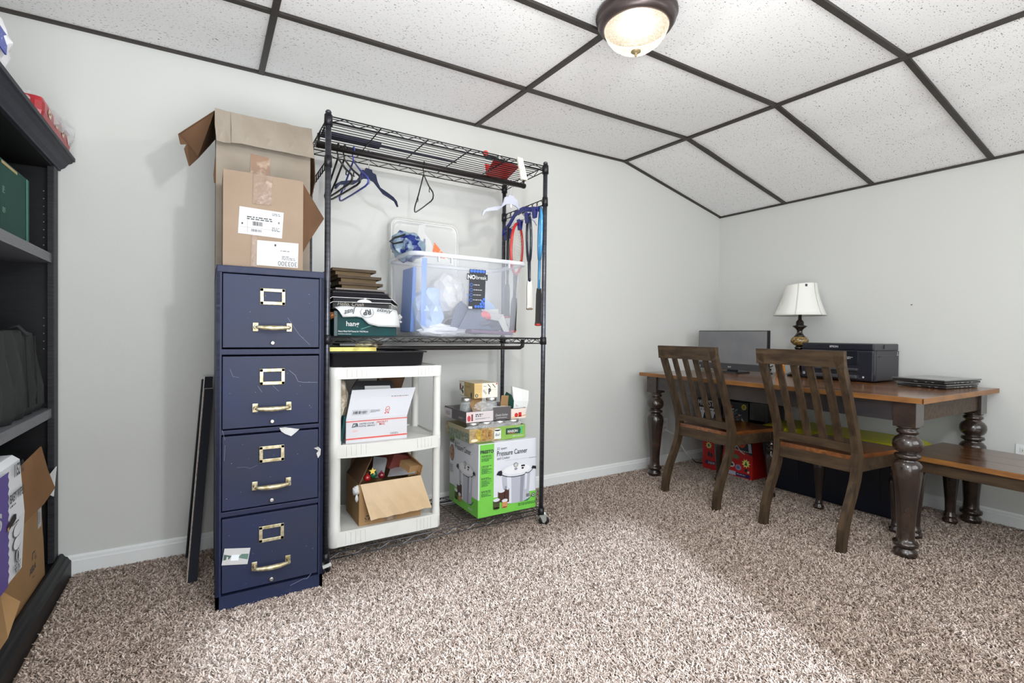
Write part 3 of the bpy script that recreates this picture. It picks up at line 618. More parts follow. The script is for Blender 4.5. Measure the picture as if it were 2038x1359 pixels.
# ---------------------------------------------------------------- rackets
def racket(label, top, axis_dir, face_ang, frame, grip, butt, L_=.66, hw=.10, hl=.31, strings=True, m2=None, griplen=.19):
    """head up, handle down; top = uppermost point"""
    t = Thing('racket', label, 'racket', top, local=True, rot=(axis_dir[0], axis_dir[1], face_ang))
    mb = MB(); pts = []
    for k in range(37):
        th = PI/2+2*PI*k/36; pts.append((hw*math.cos(th), 0, -hl/2+hl/2*math.sin(th)))
    mb.tube(pts[:-1], .0085, 8, close=True, m=frame)
    mb.tube([(0.018, 0, -hl+.01), (.008, 0, -hl-.09), (.006, 0, -L_+griplen)], .0075, 8, m=m2 or frame); mb.tube([(-0.018, 0, -hl+.01), (-.008, 0, -hl-.09), (-.006, 0, -L_+griplen)], .0075, 8, m=m2 or frame)
    t.part('frame', mb)
    if strings:
        mb = MB()
        for k in range(-5, 6):
            x = k*hw/6; h = hl/2*math.sqrt(1-(k/6)**2); mb.tube([(x, 0, -hl/2-h), (x, 0, -hl/2+h)], .0009, 4)
        for k in range(-8, 9):
            z = k*hl/2/9; h = hw*math.sqrt(1-(k/9)**2); mb.tube([(-h, 0, -hl/2+z), (h, 0, -hl/2+z)], .0009, 4)
        t.part('strings', mb, M('string_white', (222, 216, 206), .5))
    mb = MB(); mb.loft([[V(a*s_, b_*s_, z) for a, b_ in ((-.012, -.016), (.012, -.016), (.017, 0), (.012, .016), (-.012, .016), (-.017, 0))] for s_, z in ((.75, -L_+griplen+.005), (.95, -L_+griplen-.03), (1, -L_+.02), (1.15, -L_))]); t.part('grip', mb, grip)
    t.part('butt_cap', MB().lathe([(.0195, -L_+.003), (.021, -L_-.006), (.013, -L_-.010)], seg=12), butt)
    return t
racket('blue squash racket seen edge-on, handle down, hanging beside the right rack post', (-2.30, -.485, 1.80), (0.01, .0), math.radians(60), cyan_m, grip_m, ured_m, L_=.665, hw=.085, hl=.30, strings=False, griplen=.20)
racket('dark tennis racket with a white grip hanging from the clip hanger', (-2.325, -.40, 1.77), (-.03, -.05), math.radians(66), M('racket_dark', (34, 44, 58), .3, coat=.4), M('grip_white', (222, 220, 214), .6), M('cap_beige', (150, 132, 110), .6), L_=.54, hw=.07, hl=.27, strings=False, griplen=.155)
racket('red and black strung racket hanging from the clip hanger', (-2.345, -.315, 1.735), (.02, .05), math.radians(35), ured_m, grip_m, ured_m, L_=.64, hw=.085, hl=.30, m2=M('racket_black', (30, 28, 28), .3))
racket('black strung racket hanging nearest the back of the rack', (-2.345, -.20, 1.735), (.0, .02), math.radians(60), M('racket_black', (30, 28, 28), .3), grip_m, ured_m, L_=.55, hw=.09, hl=.30)

# ---------------------------------------------------------------- on the rack's top shelf
ZT = 2.022
mb = MB(); mb.bb((-3.455, -.315, ZT), (-3.17, -.262, ZT+.022), bev=.004); mb.tube([(-3.17, -.29, ZT+.012), (-2.86, -.29, ZT+.010), (-2.74, -.285, ZT+.009)], .005, 8, m=None)
solo('umbrella', mb, M('umbrella_navy', (32, 36, 60), .6, bump=.3, bscale=40), 'folded navy umbrella lying on top of the wire rack', 'umbrella', (-3.1, -.29, ZT))
mb = MB(); mb.slab([(-2.60, -.47, ZT+.006), (-2.42, -.44, ZT+.006), (-2.36, -.20, ZT+.006), (-2.52, -.22, ZT+.006)], .004); mb.slab([(-2.50, -.20, ZT+.004), (-2.36, -.21, ZT+.004), (-2.37, -.17, ZT+.075), (-2.49, -.16, ZT+.088)], .003)
solo('plastic_folder', mb, M('red_plastic', (206, 36, 30), .35), 'bright red plastic folder lying on the right end of the top shelf', 'folder', (-2.45, -.33, ZT+.002))
mb = MB(); mb.slab([(-2.512, -.556, 1.996+.028), (-2.478, -.556, 1.996+.026), (-2.455, -.572, 1.905), (-2.497, -.574, 1.905)], .010); mb.tube([(-2.505, -.57, 1.965), (-2.495, -.583, 1.955), (-2.507, -.583, 1.93)], .002, 5, m=None)
solo('clothespin_tag', mb, M('bone_wood', (222, 212, 194), .6), 'cream wooden tag clipped over the front of the top shelf', 'tag', (-2.48, -.565, 1.95))
mb = MB(dark_m)
rr = random.Random(9)
mb.tube([(-2.66, -.49, ZT+.008), (-2.60, -.47, ZT+.010), (-2.53, -.46, ZT+.010)], .005, 7); mb.lathe([(.014, -.006), (.014, .006)], (0, 0, 0), 12, fn=lambda a, r, z: (-2.665+r*math.cos(a), -.49+z, ZT+.014+r*math.sin(a)), m=ured_m)
mb.lathe([(.012, -.006), (.012, .006)], (0, 0, 0), 12, fn=lambda a, r, z: (-2.565+r*math.cos(a), -.465+z, ZT+.022+r*math.sin(a)), m=M('toy_white', (226, 228, 230), .4)); mb.box((-2.62, -.455, ZT+.012), (.04, .03, .018), bev=.003, m=M('toy_teal', (120, 180, 186), .4))
solo('toy_car', mb, None, 'small dark toy with red and white wheels beside the red folder', 'toy', (-2.61, -.475, ZT))

# ---------------------------------------------------------------- on the rack's middle shelf
ZM = 1.0575
def pic_frame(label, z, x0, x1, y0, dep, th=.030):
    t = Thing('picture_frame', label, 'picture frame', ((x0+x1)/2, y0+dep/2, z), group=None)
    fm = M('frame_wood', (56, 46, 35), .6, spec=.2, noise=1, nscale=12, ncol=(84, 68, 50), stretch=(1, 8, 8)); fe = M('frame_wood_pale', (118, 98, 68), .6, spec=.2, noise=1, nscale=14, ncol=(80, 64, 44), stretch=(1, 6, 20))
    t.part('moulding', MB().bb((x0, y0, z+th*.55), (x1, y0+dep, z+th), bev=.001), fm)
    t.part('back_panel', MB().bb((x0+.018, y0+.018, z), (x1-.022, y0+dep-.015, z+th*.55)), fe)
pic_frame('top wooden picture frame of the stack of three', 1.345, -3.430, -3.226, -.43, .26)
pic_frame('middle wooden picture frame of the stack of three', 1.313, -3.405, -3.200, -.43, .26)
pic_frame('bottom wooden picture frame of the stack of three', 1.281, -3.402, -3.194, -.435, .26)
mb = MB(); mb.slab([(-3.42, -.455, 1.272), (-3.185, -.455, 1.272), (-3.185, -.20, 1.272), (-3.42, -.20, 1.272)], -.008); solo('thin_board', mb, M('board_grey', (96, 88, 84), .5), 'thin grey board lying under the stacked picture frames', 'board', (-3.3, -.33, 1.272))
t = Thing('black_gift_box', 'black cardboard gift box with flared lid and white trim, Hello printed inside', 'gift box', (-3.3, -.33, 1.175))
zA, zB = 1.268, 1.232
mb = MB(); x0, x1 = -3.445, -3.165
mb.slab([(x0+.02, -.46, zA), (x1-.03, -.46, zA), (x1-.03, -.18, zA), (x0+.02, -.18, zA)], .004)
mb.slab([(x0, -.495, zB), (x1, -.495, zB), (x1-.03, -.46, zA), (x0+.02, -.46, zA)], .003); mb.slab([(x1, -.495, zB), (x1+.035, -.47, zB-.022), (x1+.03, -.20, zB), (x1-.03, -.18, zA), (x1-.03, -.46, zA)], .003); mb.slab([(x0, -.495, zB), (x0+.02, -.46, zA), (x0+.02, -.2, zA), (x0-.025, -.2, zB-.02), (x0-.03, -.48, zB-.025)], .003)
t.part('lid', mb, M('card_black', (22, 22, 28), .6, spec=.2))
mb = MB(); wt = M('card_edge_white', (220, 220, 220), .6)
mb.slab([(x0, -.498, zB+.002), (x1, -.498, zB+.002), (x1, -.498, zB), (x0, -.498, zB)], .001); mb.tube([(x1, -.497, zB), (x1+.036, -.471, zB-.022)], .0013, 5); mb.tube([(x0, -.497, zB), (x0-.03, -.482, zB-.026)], .0013, 5)
mb.tube([(x0+.005, -.499, zB-.020), (x1-.01, -.499, zB-.017), (x1+.03, -.475, zB-.036)], .0014, 5); mb.tube([(x0+.005, -.499, zB-.020), (x0-.03, -.485, zB-.04)], .0014, 5)
t.part('edge_line', mb, wt)
t.part('front_flap', MB().slab([(x0+.004, -.498, zB-.001), (x1-.006, -.498, zB-.001), (x1-.012, -.497, zB-.018), (x0+.008, -.497, zB-.020)], .002), M('card_black', (22, 22, 28), .6, spec=.2))
mb = MB(); mb.prism([(-.034*math.cos(PI*i/14), .015*math.sin(PI*i/14)) for i in range(15)], lambda u, v, w_: (-3.300+u, -.500-w_, zB-.019+v), 0, .001); mb.box((-3.297, -.5005, zB+.0), (.012, .001, .006))
t.part('closure_sticker', mb, paper_m)
t.part('tray', MB().bb((x0+.01, -.47, 1.180), (x1-.01, -.19, 1.262)), M('card_black_in', (20, 18, 20), .6))
prints((x0+.01, -.4705, 1.20), (1, 0, 0), (0, 0, 1), [('t', 'Hello, Crush', .020, -.002, .12, M('cream_letter', (200, 190, 176), .5), 0, {'shear': .3})]).build('lettering', None, t.e, t.base)
t = Thing('teal_box', 'dark teal cardboard box with white lettering, under the white mailing bag', 'box', (-3.29, -.34, ZM))
t.part('carton', MB().bb((-3.436, -.502, ZM), (-3.147, -.20, 1.172), bev=.002), teal_m)
prints((-3.436, -.5035, ZM), (1, 0, 0), (0, 0, 1), [('r', 0, 0, .014, .112, M('teal_dark', (34, 58, 60), .4), 0), ('t', 'hang', .053, .046, .058, paper_m, 1, {'bold': .02}), ('t', 'hang', .215, .050, .054, paper_m, 1, {'bold': .02}),
  ('t', 'Heavy Metal Full Frames for Wall Mount', .018, .018, .135, paper_m, 1, {'bold': .02, 'ys': 1.3}), ('lines', .018, .008, .08, .0022, 1, paper_m, 1), ('p', [(.12, .03), (.20, .06), (.20, .062), (.12, .034)], M('teal_light', (60, 120, 120), .4), 1)]).build('lettering', None, t.e, t.base)
# white mailing bag draped over the teal box
def drape(name, mat, top, bot, yt, base, label, cat, nrow=7, group=None):
    """top/bot: matching lists of (x, z); hangs at front plane yt with small folds"""
    mb = MB(); rows = []
    for j in range(nrow+1):
        f = j/nrow; r_ = []
        for i, (a, b_) in enumerate(zip(top, bot)):
            x = a[0]+(b_[0]-a[0])*f; z = a[1]+(b_[1]-a[1])*f; y = yt - .012*math.sin(f*2.2) - .004*math.sin(i*1.7+f*3)
            r_.append(mb.v((x, y, z)))
        rows.append(r_)
    back = [mb.v((a[0]*1+.004, yt+.16+.02*math.sin(i), a[1]-.006)) for i, a in enumerate(top)]; rows = [back]+rows
    for A, B in zip(rows, rows[1:]):
        for i in range(len(A)-1): mb.face([A[i], A[i+1], B[i+1], B[i]], None, True)
    o = mb.build(name, mat, None, base); o.location = base; s_ = o.modifiers.new('thick', 'SOLIDIFY'); s_.thickness = .0012; s_.offset = 1
    return tag(o, label, cat, group)
top = [(-3.437, 1.186), (-3.41, 1.192), (-3.38, 1.193), (-3.34, 1.191), (-3.30, 1.191), (-3.26, 1.190), (-3.22, 1.188), (-3.18, 1.186), (-3.15, 1.180)]
bot = [(-3.415, 1.165), (-3.400, 1.142), (-3.375, 1.144), (-3.340, 1.146), (-3.315, 1.142), (-3.285, 1.114), (-3.24, 1.103), (-3.18, 1.102), (-3.135, 1.102)]
o = drape('mailing_bag', M('bag_white', (196, 198, 200), .4, bump=.3, bscale=25), top, bot, -.509, (-3.29, -.45, 1.175), 'white printed mailing bag draped over the teal box', 'mailing bag')
it = [('t', 'Always', .262, .046, .075, ink_m, 1, {'rot': PI-.05, 'shear': .4, 'bold': .01}), ('t', 'RP', .158, .046, .036, ink_m, 1, {'rot': PI+.15, 'bold': .03}), ('t', 'Just', .092, .048, .056, ink_m, 1, {'rot': PI+.2, 'shear': .4, 'bold': .01})]
for k in range(26):
    a = 2*PI*k/26+.1
    if math.sin(a) < .62: it.append(('e', .142+.030*math.cos(a), .032+.024*math.sin(a), .0022, .0014, ink_m, 1))
mbp = prints((-3.437, -.527, 1.135), (1, 0, 0), (0, 0, 1), it); mbp.build('lettering', None, o, (-3.29, -.45, 1.175))
mb = MB(); mb.blob((-3.447, -.47, 1.150), (.045, .08, .032), .5, 3, 1); solo('brown_stuffing', mb, ibrown_m, 'crumpled brown stuffing poking out left of the teal box', 'stuffing', (-3.447, -.47, 1.14))
mb = MB(); mb.blob((-3.122, -.46, 1.150), (.022, .05, .030), .5, 3, 2); mb.blob((-3.118, -.47, 1.128), (.016, .02, .012), .3, 3, 4, m=paper_m); solo('brown_stuffing', mb, ibrown_m, 'small brown tuft poking out right of the teal box', 'stuffing', (-3.122, -.46, 1.14))
# large translucent storage bin with its lid behind it
BX0, BX1, BY0, BY1, BZ0, BZ1 = -3.075, -2.415, -.515, -.135, ZM, 1.478
def rrect(x0, x1, y0, y1, r, z, n=6):
    P = []
    for cx_, cy_, a0 in ((x1-r, y1-r, 0), (x0+r, y1-r, PI/2), (x0+r, y0+r, PI), (x1-r, y0+r, 1.5*PI)):
        for k in range(n+1): a = a0+PI/2*k/n; P.append(V(cx_+r*math.cos(a), cy_+r*math.sin(a), z))
    return P
t = Thing('storage_bin', 'large clear plastic storage bin full of bags and papers, blue and black label', 'storage bin', ((BX0+BX1)/2, (BY0+BY1)/2, BZ0))
mb = MB(); S = []
for f, ins in ((0, .045), (.02, .034), (.5, .022), (.86, .012), (.9, .004), (.96, .004)):
    S.append(rrect(BX0+ins, BX1-ins, BY0+ins*.8, BY1-ins*.8, .05, BZ0+(BZ1-BZ0)*f))
rs = [[mb.v(p) for p in sec] for sec in S]
for A, B in zip(rs, rs[1:]): mb.bridge(A, B)
mb.face(rs[0]); t.part('tub', mb, bin_m)
mb = MB(); S = [rrect(BX0-e, BX1+e, BY0-e, BY1+e, .055, z) for e, z in ((-.004, BZ1-.018), (.008, BZ1-.024), (.012, BZ1-.018), (.010, BZ1-.002), (.004, BZ1), (-.004, BZ1-.004))]
rs = [[mb.v(p) for p in sec] for sec in S]
for A, B in zip(rs, rs[1:]): mb.bridge(A, B)
t.part('rim', mb, rim_m)
for x in (-2.94, -2.87, -2.53): t.part('rim_rib', MB().bb((x-.003, BY0-.012, BZ1-.045), (x+.003, BY0+.004, BZ1-.02), bev=.001), rim_m)
lb = M('label_black', (24, 26, 34), .4); it = [('r', 0, 0, .096, .205, lb, 0), ('r', -.014, .150, .122, .032, lb, 1), ('t', 'NO', -.010, .155, .046, paper_m, 2, {'bold': .05}), ('t', 'break', .040, .155, .062, paper_m, 2, {'bold': .01}), ('r', .0, .0, .022, .012, paper_m, 1)]
for i in range(5): it.append(('e', .012+i*.018, .196, .0085, .0080, blued_m, 1))
for i in range(4): it.append(('e', .042+i*.016, .012, .0075, .0075, blued_m, 1))
for i, (x, y) in enumerate(((.072, .026), (.088, .030), (.080, .040), (.090, .052), (.088, .016))): it.append(('e', x, y, .007, .007, blued_m, 1))
for i in range(4):
    y = .124-i*.026; it += [('e', .013, y, .0085, .0095, blued_m, 1), ('e', .013, y, .006, .007, lb, 2), ('lines', .026, y-.001, .05, .0035, 1, paper_m, 1)]
prints((-2.765, BY0+.0085, 1.206), (1, 0, .012), (0, -.045, 1), it).build('product_label', None, t.e, t.base)
t = Thing('bin_cover', 'clear plastic bin cover propped upright against the wall behind the storage bin', 'bin cover', (-2.83, -.10, ZM))
def lidpt(u, v, w_): return (-3.045+u, -.088+w_+(.03)*(v/.67), ZM+v)
mb = MB(); LW, LH = .425, .675
def rr2(x0, x1, y0, y1, r, w_, n=6): return [V(*lidpt(p.x, p.y, w_)) for p in rrect(x0, x1, y0, y1, r, 0, n)]
S = [rr2(0, LW, 0, LH, .05, .016), rr2(0, LW, 0, LH, .05, -.004), rr2(.008, LW-.008, .008, LH-.008, .046, -.008), rr2(.020, LW-.020, .020, LH-.020, .04, -.006), rr2(.028, LW-.028, .028, LH-.028, .035, .006)]
rs = [[mb.v(p) for p in sec] for sec in S]
for A, B in zip(rs, rs[1:]): mb.bridge(A, B)
mb.face(rs[-1]); t.part('panel', mb, lid_m)
mb = MB(); mb.tube(rr2(.006, LW-.006, .006, LH-.006, .046, -.010), .0045, 8, close=True); t.part('rim', mb, whpl_m)
# contents
def bag(name, label, cat, c, d, mat, amp=.25, fr=2.2, seed=0, R=None, group=None, flat=True, sub=3):
    mb = MB(); mb.blob(c, d, amp, fr, seed, sub, R, flat=flat); b_ = (c[0], c[1], c[2]-d[2]/2); return solo(name, mb, mat, label, cat, b_, group)
bag('crumpled_bag', 'pale blue plastic bag filling the left end of the clear bin', 'plastic bag', (-2.93, -.33, 1.19), (.16, .24, .24), M('bag_paleblue', (168, 192, 226), .35), .35, 2, 3)
bag('crumpled_bag', 'milky white film bag bulging in the middle of the clear bin', 'plastic bag', (-2.80, -.30, 1.28), (.20, .22, .24), bagw_m, .25, 2, 5)
bag('fabric_bundle', 'slate blue folded cloth lying across the bottom of the clear bin', 'cloth', (-2.64, -.34, 1.125), (.34, .22, .10), M('slate_cloth', (84, 92, 112), .8), .3, 2, 7)
mb = MB()
for pts in ([(-2.80, -.46, 1.10), (-2.60, -.46, 1.10), (-2.66, -.45, 1.21), (-2.70, -.45, 1.25), (-2.73, -.45, 1.22)], [(-2.84, -.44, 1.10), (-2.66, -.44, 1.12), (-2.74, -.43, 1.23), (-2.77, -.43, 1.25), (-2.80, -.43, 1.22)]): mb.slab(pts, .004)
solo('pocket_folder', mb, M('slate_card', (78, 90, 116), .6), 'two dark slate pointed folders standing in the clear bin', 'folder', (-2.72, -.45, 1.10))
mb = MB(); mb.box((-2.60, -.36, 1.085), (.28, .20, .018), rotm(0, .04, .1), bev=.006); solo('purple_folder', mb, M('purple_vinyl', (106, 80, 112), .4), 'flat purple folder at the bottom right of the clear bin', 'folder', (-2.60, -.36, 1.076))
bag('crumpled_bag', 'crinkled clear wrapper at the bottom left of the clear bin', 'wrapper', (-2.86, -.40, 1.09), (.24, .12, .06), M('wrapper_white', (216, 220, 228), .25), .5, 3, 11)
bag('fabric_bundle', 'coral pink cloth behind the blue label in the clear bin', 'cloth', (-2.635, -.42, 1.175), (.11, .08, .05), M('pink_cloth', (216, 106, 116), .8), .2, 2, 12, flat=False)
mb = MB(); mb.slab([(-2.66, -.30, 1.18), (-2.50, -.32, 1.17), (-2.49, -.30, 1.24), (-2.56, -.26, 1.30), (-2.65, -.25, 1.31)], .003); solo('blue_paper', mb, M('paper_blue', (150, 176, 214), .6), 'pale blue paper sheet standing at the right of the clear bin', 'paper', (-2.58, -.29, 1.18))
mb = MB(); mb.slab([(-2.64, -.44, 1.19), (-2.52, -.45, 1.185), (-2.475, -.44, 1.09), (-2.50, -.43, 1.085), (-2.54, -.43, 1.15), (-2.64, -.43, 1.165)], .004); mb.slab([(-2.62, -.35, 1.21), (-2.50, -.36, 1.22), (-2.50, -.36, 1.19), (-2.61, -.35, 1.185)], .003)
solo('white_paper', mb, paper_m, 'curled white papers at the right end of the clear bin', 'paper', (-2.56, -.42, 1.09))
mb = MB(); mb.slab([(-3.00, -.44, 1.12), (-2.975, -.44, 1.11), (-2.965, -.43, 1.46), (-2.99, -.42, 1.46)], .004); mb.box((-3.01, -.28, 1.25), (.02, .16, .34), rotm(0, .04, 0), bev=.006)
solo('blue_folder', mb, M('bright_blue', (96, 138, 214), .5), 'bright blue folder standing at the left wall of the clear bin', 'folder', (-3.0, -.36, 1.09))
bag('crumpled_bag', 'silver and dark blue bag sticking out above the bin rim', 'plastic bag', (-3.02, -.30, 1.53), (.17, .16, .15), M('silver_bag', (128, 148, 164), .3, noise=1, nscale=18, ncol=(28, 44, 112), thresh=(.50, .56)), .35, 2.5, 21)
mb = MB(); mb.slab([(-2.99, -.34, 1.545), (-2.955, -.35, 1.56), (-2.93, -.32, 1.66), (-2.965, -.31, 1.65)], .002); mb.slab([(-2.96, -.33, 1.50), (-2.88, -.34, 1.49), (-2.90, -.32, 1.57), (-2.94, -.31, 1.62)], .002); solo('paper_leaflet', mb, paper_m, 'white leaflets poking up out of the clear bin', 'paper', (-2.94, -.33, 1.5))
mb = MB(); mb.slab([(-2.90, -.34, 1.49), (-2.81, -.35, 1.475), (-2.885, -.33, 1.565)], .003); solo('orange_packet', mb, M('orange_packet', (216, 96, 36), .4, noise=1, nscale=30, ncol=(236, 206, 186), thresh=(.55, .6)), 'small orange packet at the rim of the clear bin', 'packet', (-2.87, -.34, 1.48))
mb = MB(); mb.tube([(-2.99, -.30, 1.60), (-3.05, -.34, 1.585), (-3.12, -.38, 1.555), (-3.15, -.40, 1.53), (-3.13, -.40, 1.52), (-3.08, -.36, 1.54), (-3.05, -.33, 1.55)], .0045, 7); solo('cable_loop', mb, dark_m, 'black cable loop sticking out left of the clear bin', 'cable', (-3.08, -.35, 1.54))

# ================================================================ WHITE PLASTIC SHELF UNIT on the rack's bottom shelf
ZB = .0975
QX0, QX1, QY0, QY1 = -3.457, -2.912, -.525, -.16
t = Thing('plastic_shelf_unit', 'small white plastic shelving unit standing on the lowest wire shelf', 'shelf unit', ((QX0+QX1)/2, (QY0+QY1)/2, ZB))
for X in (QX0+.029, QX1-.020):
    for Y in (QY0+.029, QY1-.029):
        mb = MB(); r = .0285 if X < -3.2 else .0205
        mb.lathe([(r*.85, ZB), (r, ZB+.006), (r, ZB+.09), (r*.93, ZB+.098), (r*.93, .50), (r, .505), (r, .575), (r*.93, .58), (r*.93, .86), (r, .868), (r, .915)], (X, Y, 0), 18)
        t.part('post', mb, whpl_m)
def deck(z0, z1, sag=0):
    mb = MB(); n = 12
    for i in range(n):
        a, b_ = i/n, (i+1)/n; fa, fb = [(-sag*4*u*(1-u)) for u in (a, b_)]; xa, xb = QX0+.03+(QX1-QX0-.05)*a, QX0+.03+(QX1-QX0-.05)*b_
        mb.loft([[(xa, QY0+.002, z0+fa), (xa, QY0+.010, z0+fa), (xa, QY0+.010, z1-.004+fa), (xa, QY0+.002, z1+fa)], [(xb, QY0+.002, z0+fb), (xb, QY0+.010, z0+fb), (xb, QY0+.010, z1-.004+fb), (xb, QY0+.002, z1+fb)]])
    mb.bb((QX0+.01, QY0+.008, z1-.012-sag*.8), (QX1-.008, QY1-.008, z1-.004-sag*.5)); mb.bb((QX0+.03, QY1-.008, z0), (QX1-.02, QY1-.002, z1))
    for X in (QX0+.004, QX1-.010): mb.bb((X, QY0+.03, z0), (X+.006, QY1-.03, z1))
    for k in range(5):
        for s_ in (0, 1): x = (QX0+.075+k*.022) if not s_ else (QX1-.13+k*.018); mb.bb((x, QY0-.0005, z0+.008), (x+.005, QY0+.003, z1-.008), bev=.001)
    return t.part('shelf_deck', mb, whpl_m)
deck(ZB+.004, ZB+.072); deck(.505, .566, .008); deck(.862, .915)
# top: black tray with a yellow box and dark clutter
ZP = .9165
t = Thing('black_bin', 'shallow black plastic bin on top of the white shelving unit', 'bin', (-3.22, -.34, ZP))
mb = MB(); S = [rrect(-3.455+e, -2.995-e, -.50+e*.6, -.17-e*.6, .02, z) for e, z in ((.012, ZP), (.004, .980), (-.010, .980), (-.010, .986), (.008, .986), (.018, ZP+.006))]
rs = [[mb.v(p) for p in sec] for sec in S]; mb.face(rs[0])
for A, B in zip(rs, rs[1:]): mb.bridge(A, B)
mb.face(rs[-1]); t.part('tub', mb, blkpl_m)
solo('yellow_box', MB().bb((-3.455, -.510, .9875), (-3.245, -.40, 1.006), bev=.002), M('yellow_card', (214, 208, 116), .5, noise=1, nscale=14, ncol=(176, 160, 70), thresh=(.5, .65)), 'flat yellow box lying along the front edge of the black bin', 'box', (-3.35, -.45, .9875))
mb = MB(); mb.box((-3.30, -.32, .965), (.24, .2, .06), rotm(0, .06, .1), bev=.01); solo('black_case', mb, dark_m, 'black case lying in the bin under the middle wire shelf', 'case', (-3.3, -.32, .94))
mb = MB(); mb.blob((-3.26, -.42, 1.018), (.14, .08, .028), .5, 3, 31, flat=True); solo('crumpled_bag', mb, M('bag_cream', (214, 206, 180), .35, noise=1, nscale=26, ncol=(90, 78, 66), thresh=(.45, .6)), 'crumpled cream bag squeezed above the yellow box', 'plastic bag', (-3.26, -.42, 1.006))
mb = MB(); mb.slab([(-3.40, -.46, 1.012), (-3.33, -.46, 1.012), (-3.33, -.3, 1.012), (-3.40, -.3, 1.012)], -.012); solo('grey_box', mb, M('grey_card', (92, 92, 96), .5), 'small flat grey box behind the yellow box', 'box', (-3.37, -.38, 1.012))
# middle: mailing box
ZQ = .559
t = Thing('mailing_box', 'white and red-striped postal mailing box with raised lid', 'mailing box', (-3.23, -.39, ZQ))
mb = open_box(MB(), -3.376, -3.084, -.485, -.30, ZQ, .672, .003); t.part('carton', mb, M('mail_white', (200, 200, 205), .5))
F0, F1 = V(-3.376, -.486, .672), V(-3.084, -.486, .672); fl = MB().slab([F0, F1, V(-3.030, -.455, .803), V(-3.342, -.455, .803)], .003); t.part('flap', fl, M('mail_flap', (192, 193, 200), .5))
t.part('flap', MB().slab([(-3.20, -.30, .672), (-3.084, -.30, .672), (-3.02, -.27, .84), (-3.17, -.28, .862)], .003), cardd_m, label='brown rear flap standing up')
ml = M('mail_red', (190, 50, 46), .5); mlr = M('mail_lightred', (236, 150, 140), .5); gk = M('mail_dark', (34, 58, 66), .5)
it = [('r', 0, .104, .292, .0032, ml, 0), ('r', 0, .022, .292, .004, ml, 0), ('r', 0, .0195, .292, .0018, mlr, 0), ('r', 0, .026, .292, .0018, mlr, 0), ('r', 0, .101, .292, .0018, mlr, 0),
      ('p', [(.026, .076), (.056, .080), (.052, .096), (.032, .096)], gk, 0), ('p', [(.030, .079), (.047, .090), (.034, .092)], paper_m, 1), ('p', [(.026, .076), (.044, .078), (.052, .086)], M('eagle_grey', (120, 130, 140), .5), 1),
      ('t', 'UNITED STATES', .060, .088, .070, gk, 0, {'shear': .2, 'bold': .02}), ('t', 'POSTAL SERVICE.', .058, .077, .076, gk, 0, {'shear': .2, 'bold': .02}), ('r', .139, .078, .0008, .018, gk, 0),
      ('t', 'PRIORITY', .143, .089, .055, ml, 0, {'bold': .01}), ('t', 'MAIL', .155, .079, .028, ml, 0, {'bold': .01}), ('lines', .208, .036, .07, .0028, 2, inkg_m, 0), ('lines', .03, .060, .024, .002, 2, mlr, 0)]
prints((-3.376, -.4855, ZQ-.004), (1, 0, 0), (0, 0, 1), it).build('postal_print', None, t.e, t.base)
W_ = (V(-3.342, -.455, .803)-F0).normalized()
it = [('r', .022, .018, .078, .0008, inkg_m, 0), ('r', .020, .040, .078, .0008, inkg_m, 0), ('bars', .026, .022, .064, .014, ink_m, 0), ('r', .021, .018, .0008, .022, inkg_m, 0), ('r', .099, .018, .0008, .022, inkg_m, 0), ('lines', .106, .036, .045, .0018, 4, inkg_m, 0),
      ('e', .188, .036, .011, .015, ml, 0), ('e', .188, .036, .0085, .0125, paper_m, 1), ('p', [(.181, .036), (.187, .028), (.197, .045), (.187, .034)], ml, 2), ('r', .176, .016, .008, .005, ml, 0), ('r', .19, .016, .008, .005, ml, 0), ('lines', .195, .098, .086, .0032, 1, inkg_m, 0), ('lines', .195, .092, .086, .0010, 1, mlr, 0)]
o = prints(tuple(F0+V(0, -.0006, 0)), (1, 0, 0), tuple(W_), it).build('postal_print', None, t.e, t.base)
mb = MB(); mb.slab([(-3.345, -.40, .78), (-3.11, -.40, .78), (-3.13, -.375, .835), (-3.30, -.375, .838)], .01, dark_m); mb.slab([(-3.27, -.408, .79), (-3.14, -.408, .79), (-3.145, -.403, .812), (-3.27, -.403, .815)], .002, paper_m); solo('picture_frame', mb, None, 'dark picture frame with white mat sticking up out of the postal box', 'picture frame', (-3.22, -.39, .70))
mb = MB(); mb.tube([(-3.30, -.33, .70), (-3.31, -.33, .80), (-3.28, -.33, .850), (-3.23, -.33, .860), (-3.17, -.33, .848)], .004, 6); mb.bb((-3.178, -.335, .70), (-3.164, -.325, .86)); solo('basket_handle', mb, M('basket_brown', (92, 66, 48), .5), 'thin brown curved handle rising behind the dark frame in the postal box', 'basket', (-3.24, -.33, .70))
mb = MB(); mb.blob((-3.40, -.40, .755), (.095, .14, .20), .35, 2.5, 41, flat=True); solo('crumpled_bag', mb, M('bag_tan', (150, 138, 120), .3, noise=1, nscale=20, ncol=(214, 206, 190), thresh=(.5, .7)), 'crinkled tan plastic bag left of the postal box', 'plastic bag', (-3.40, -.40, .66))
solo('teal_folder', MB().box((-3.392, -.42, .625), (.012, .16, .13), rotm(0, .12, 0), bev=.003), teal_m, 'small teal folder wedged left of the postal box', 'folder', (-3.392, -.42, .565))
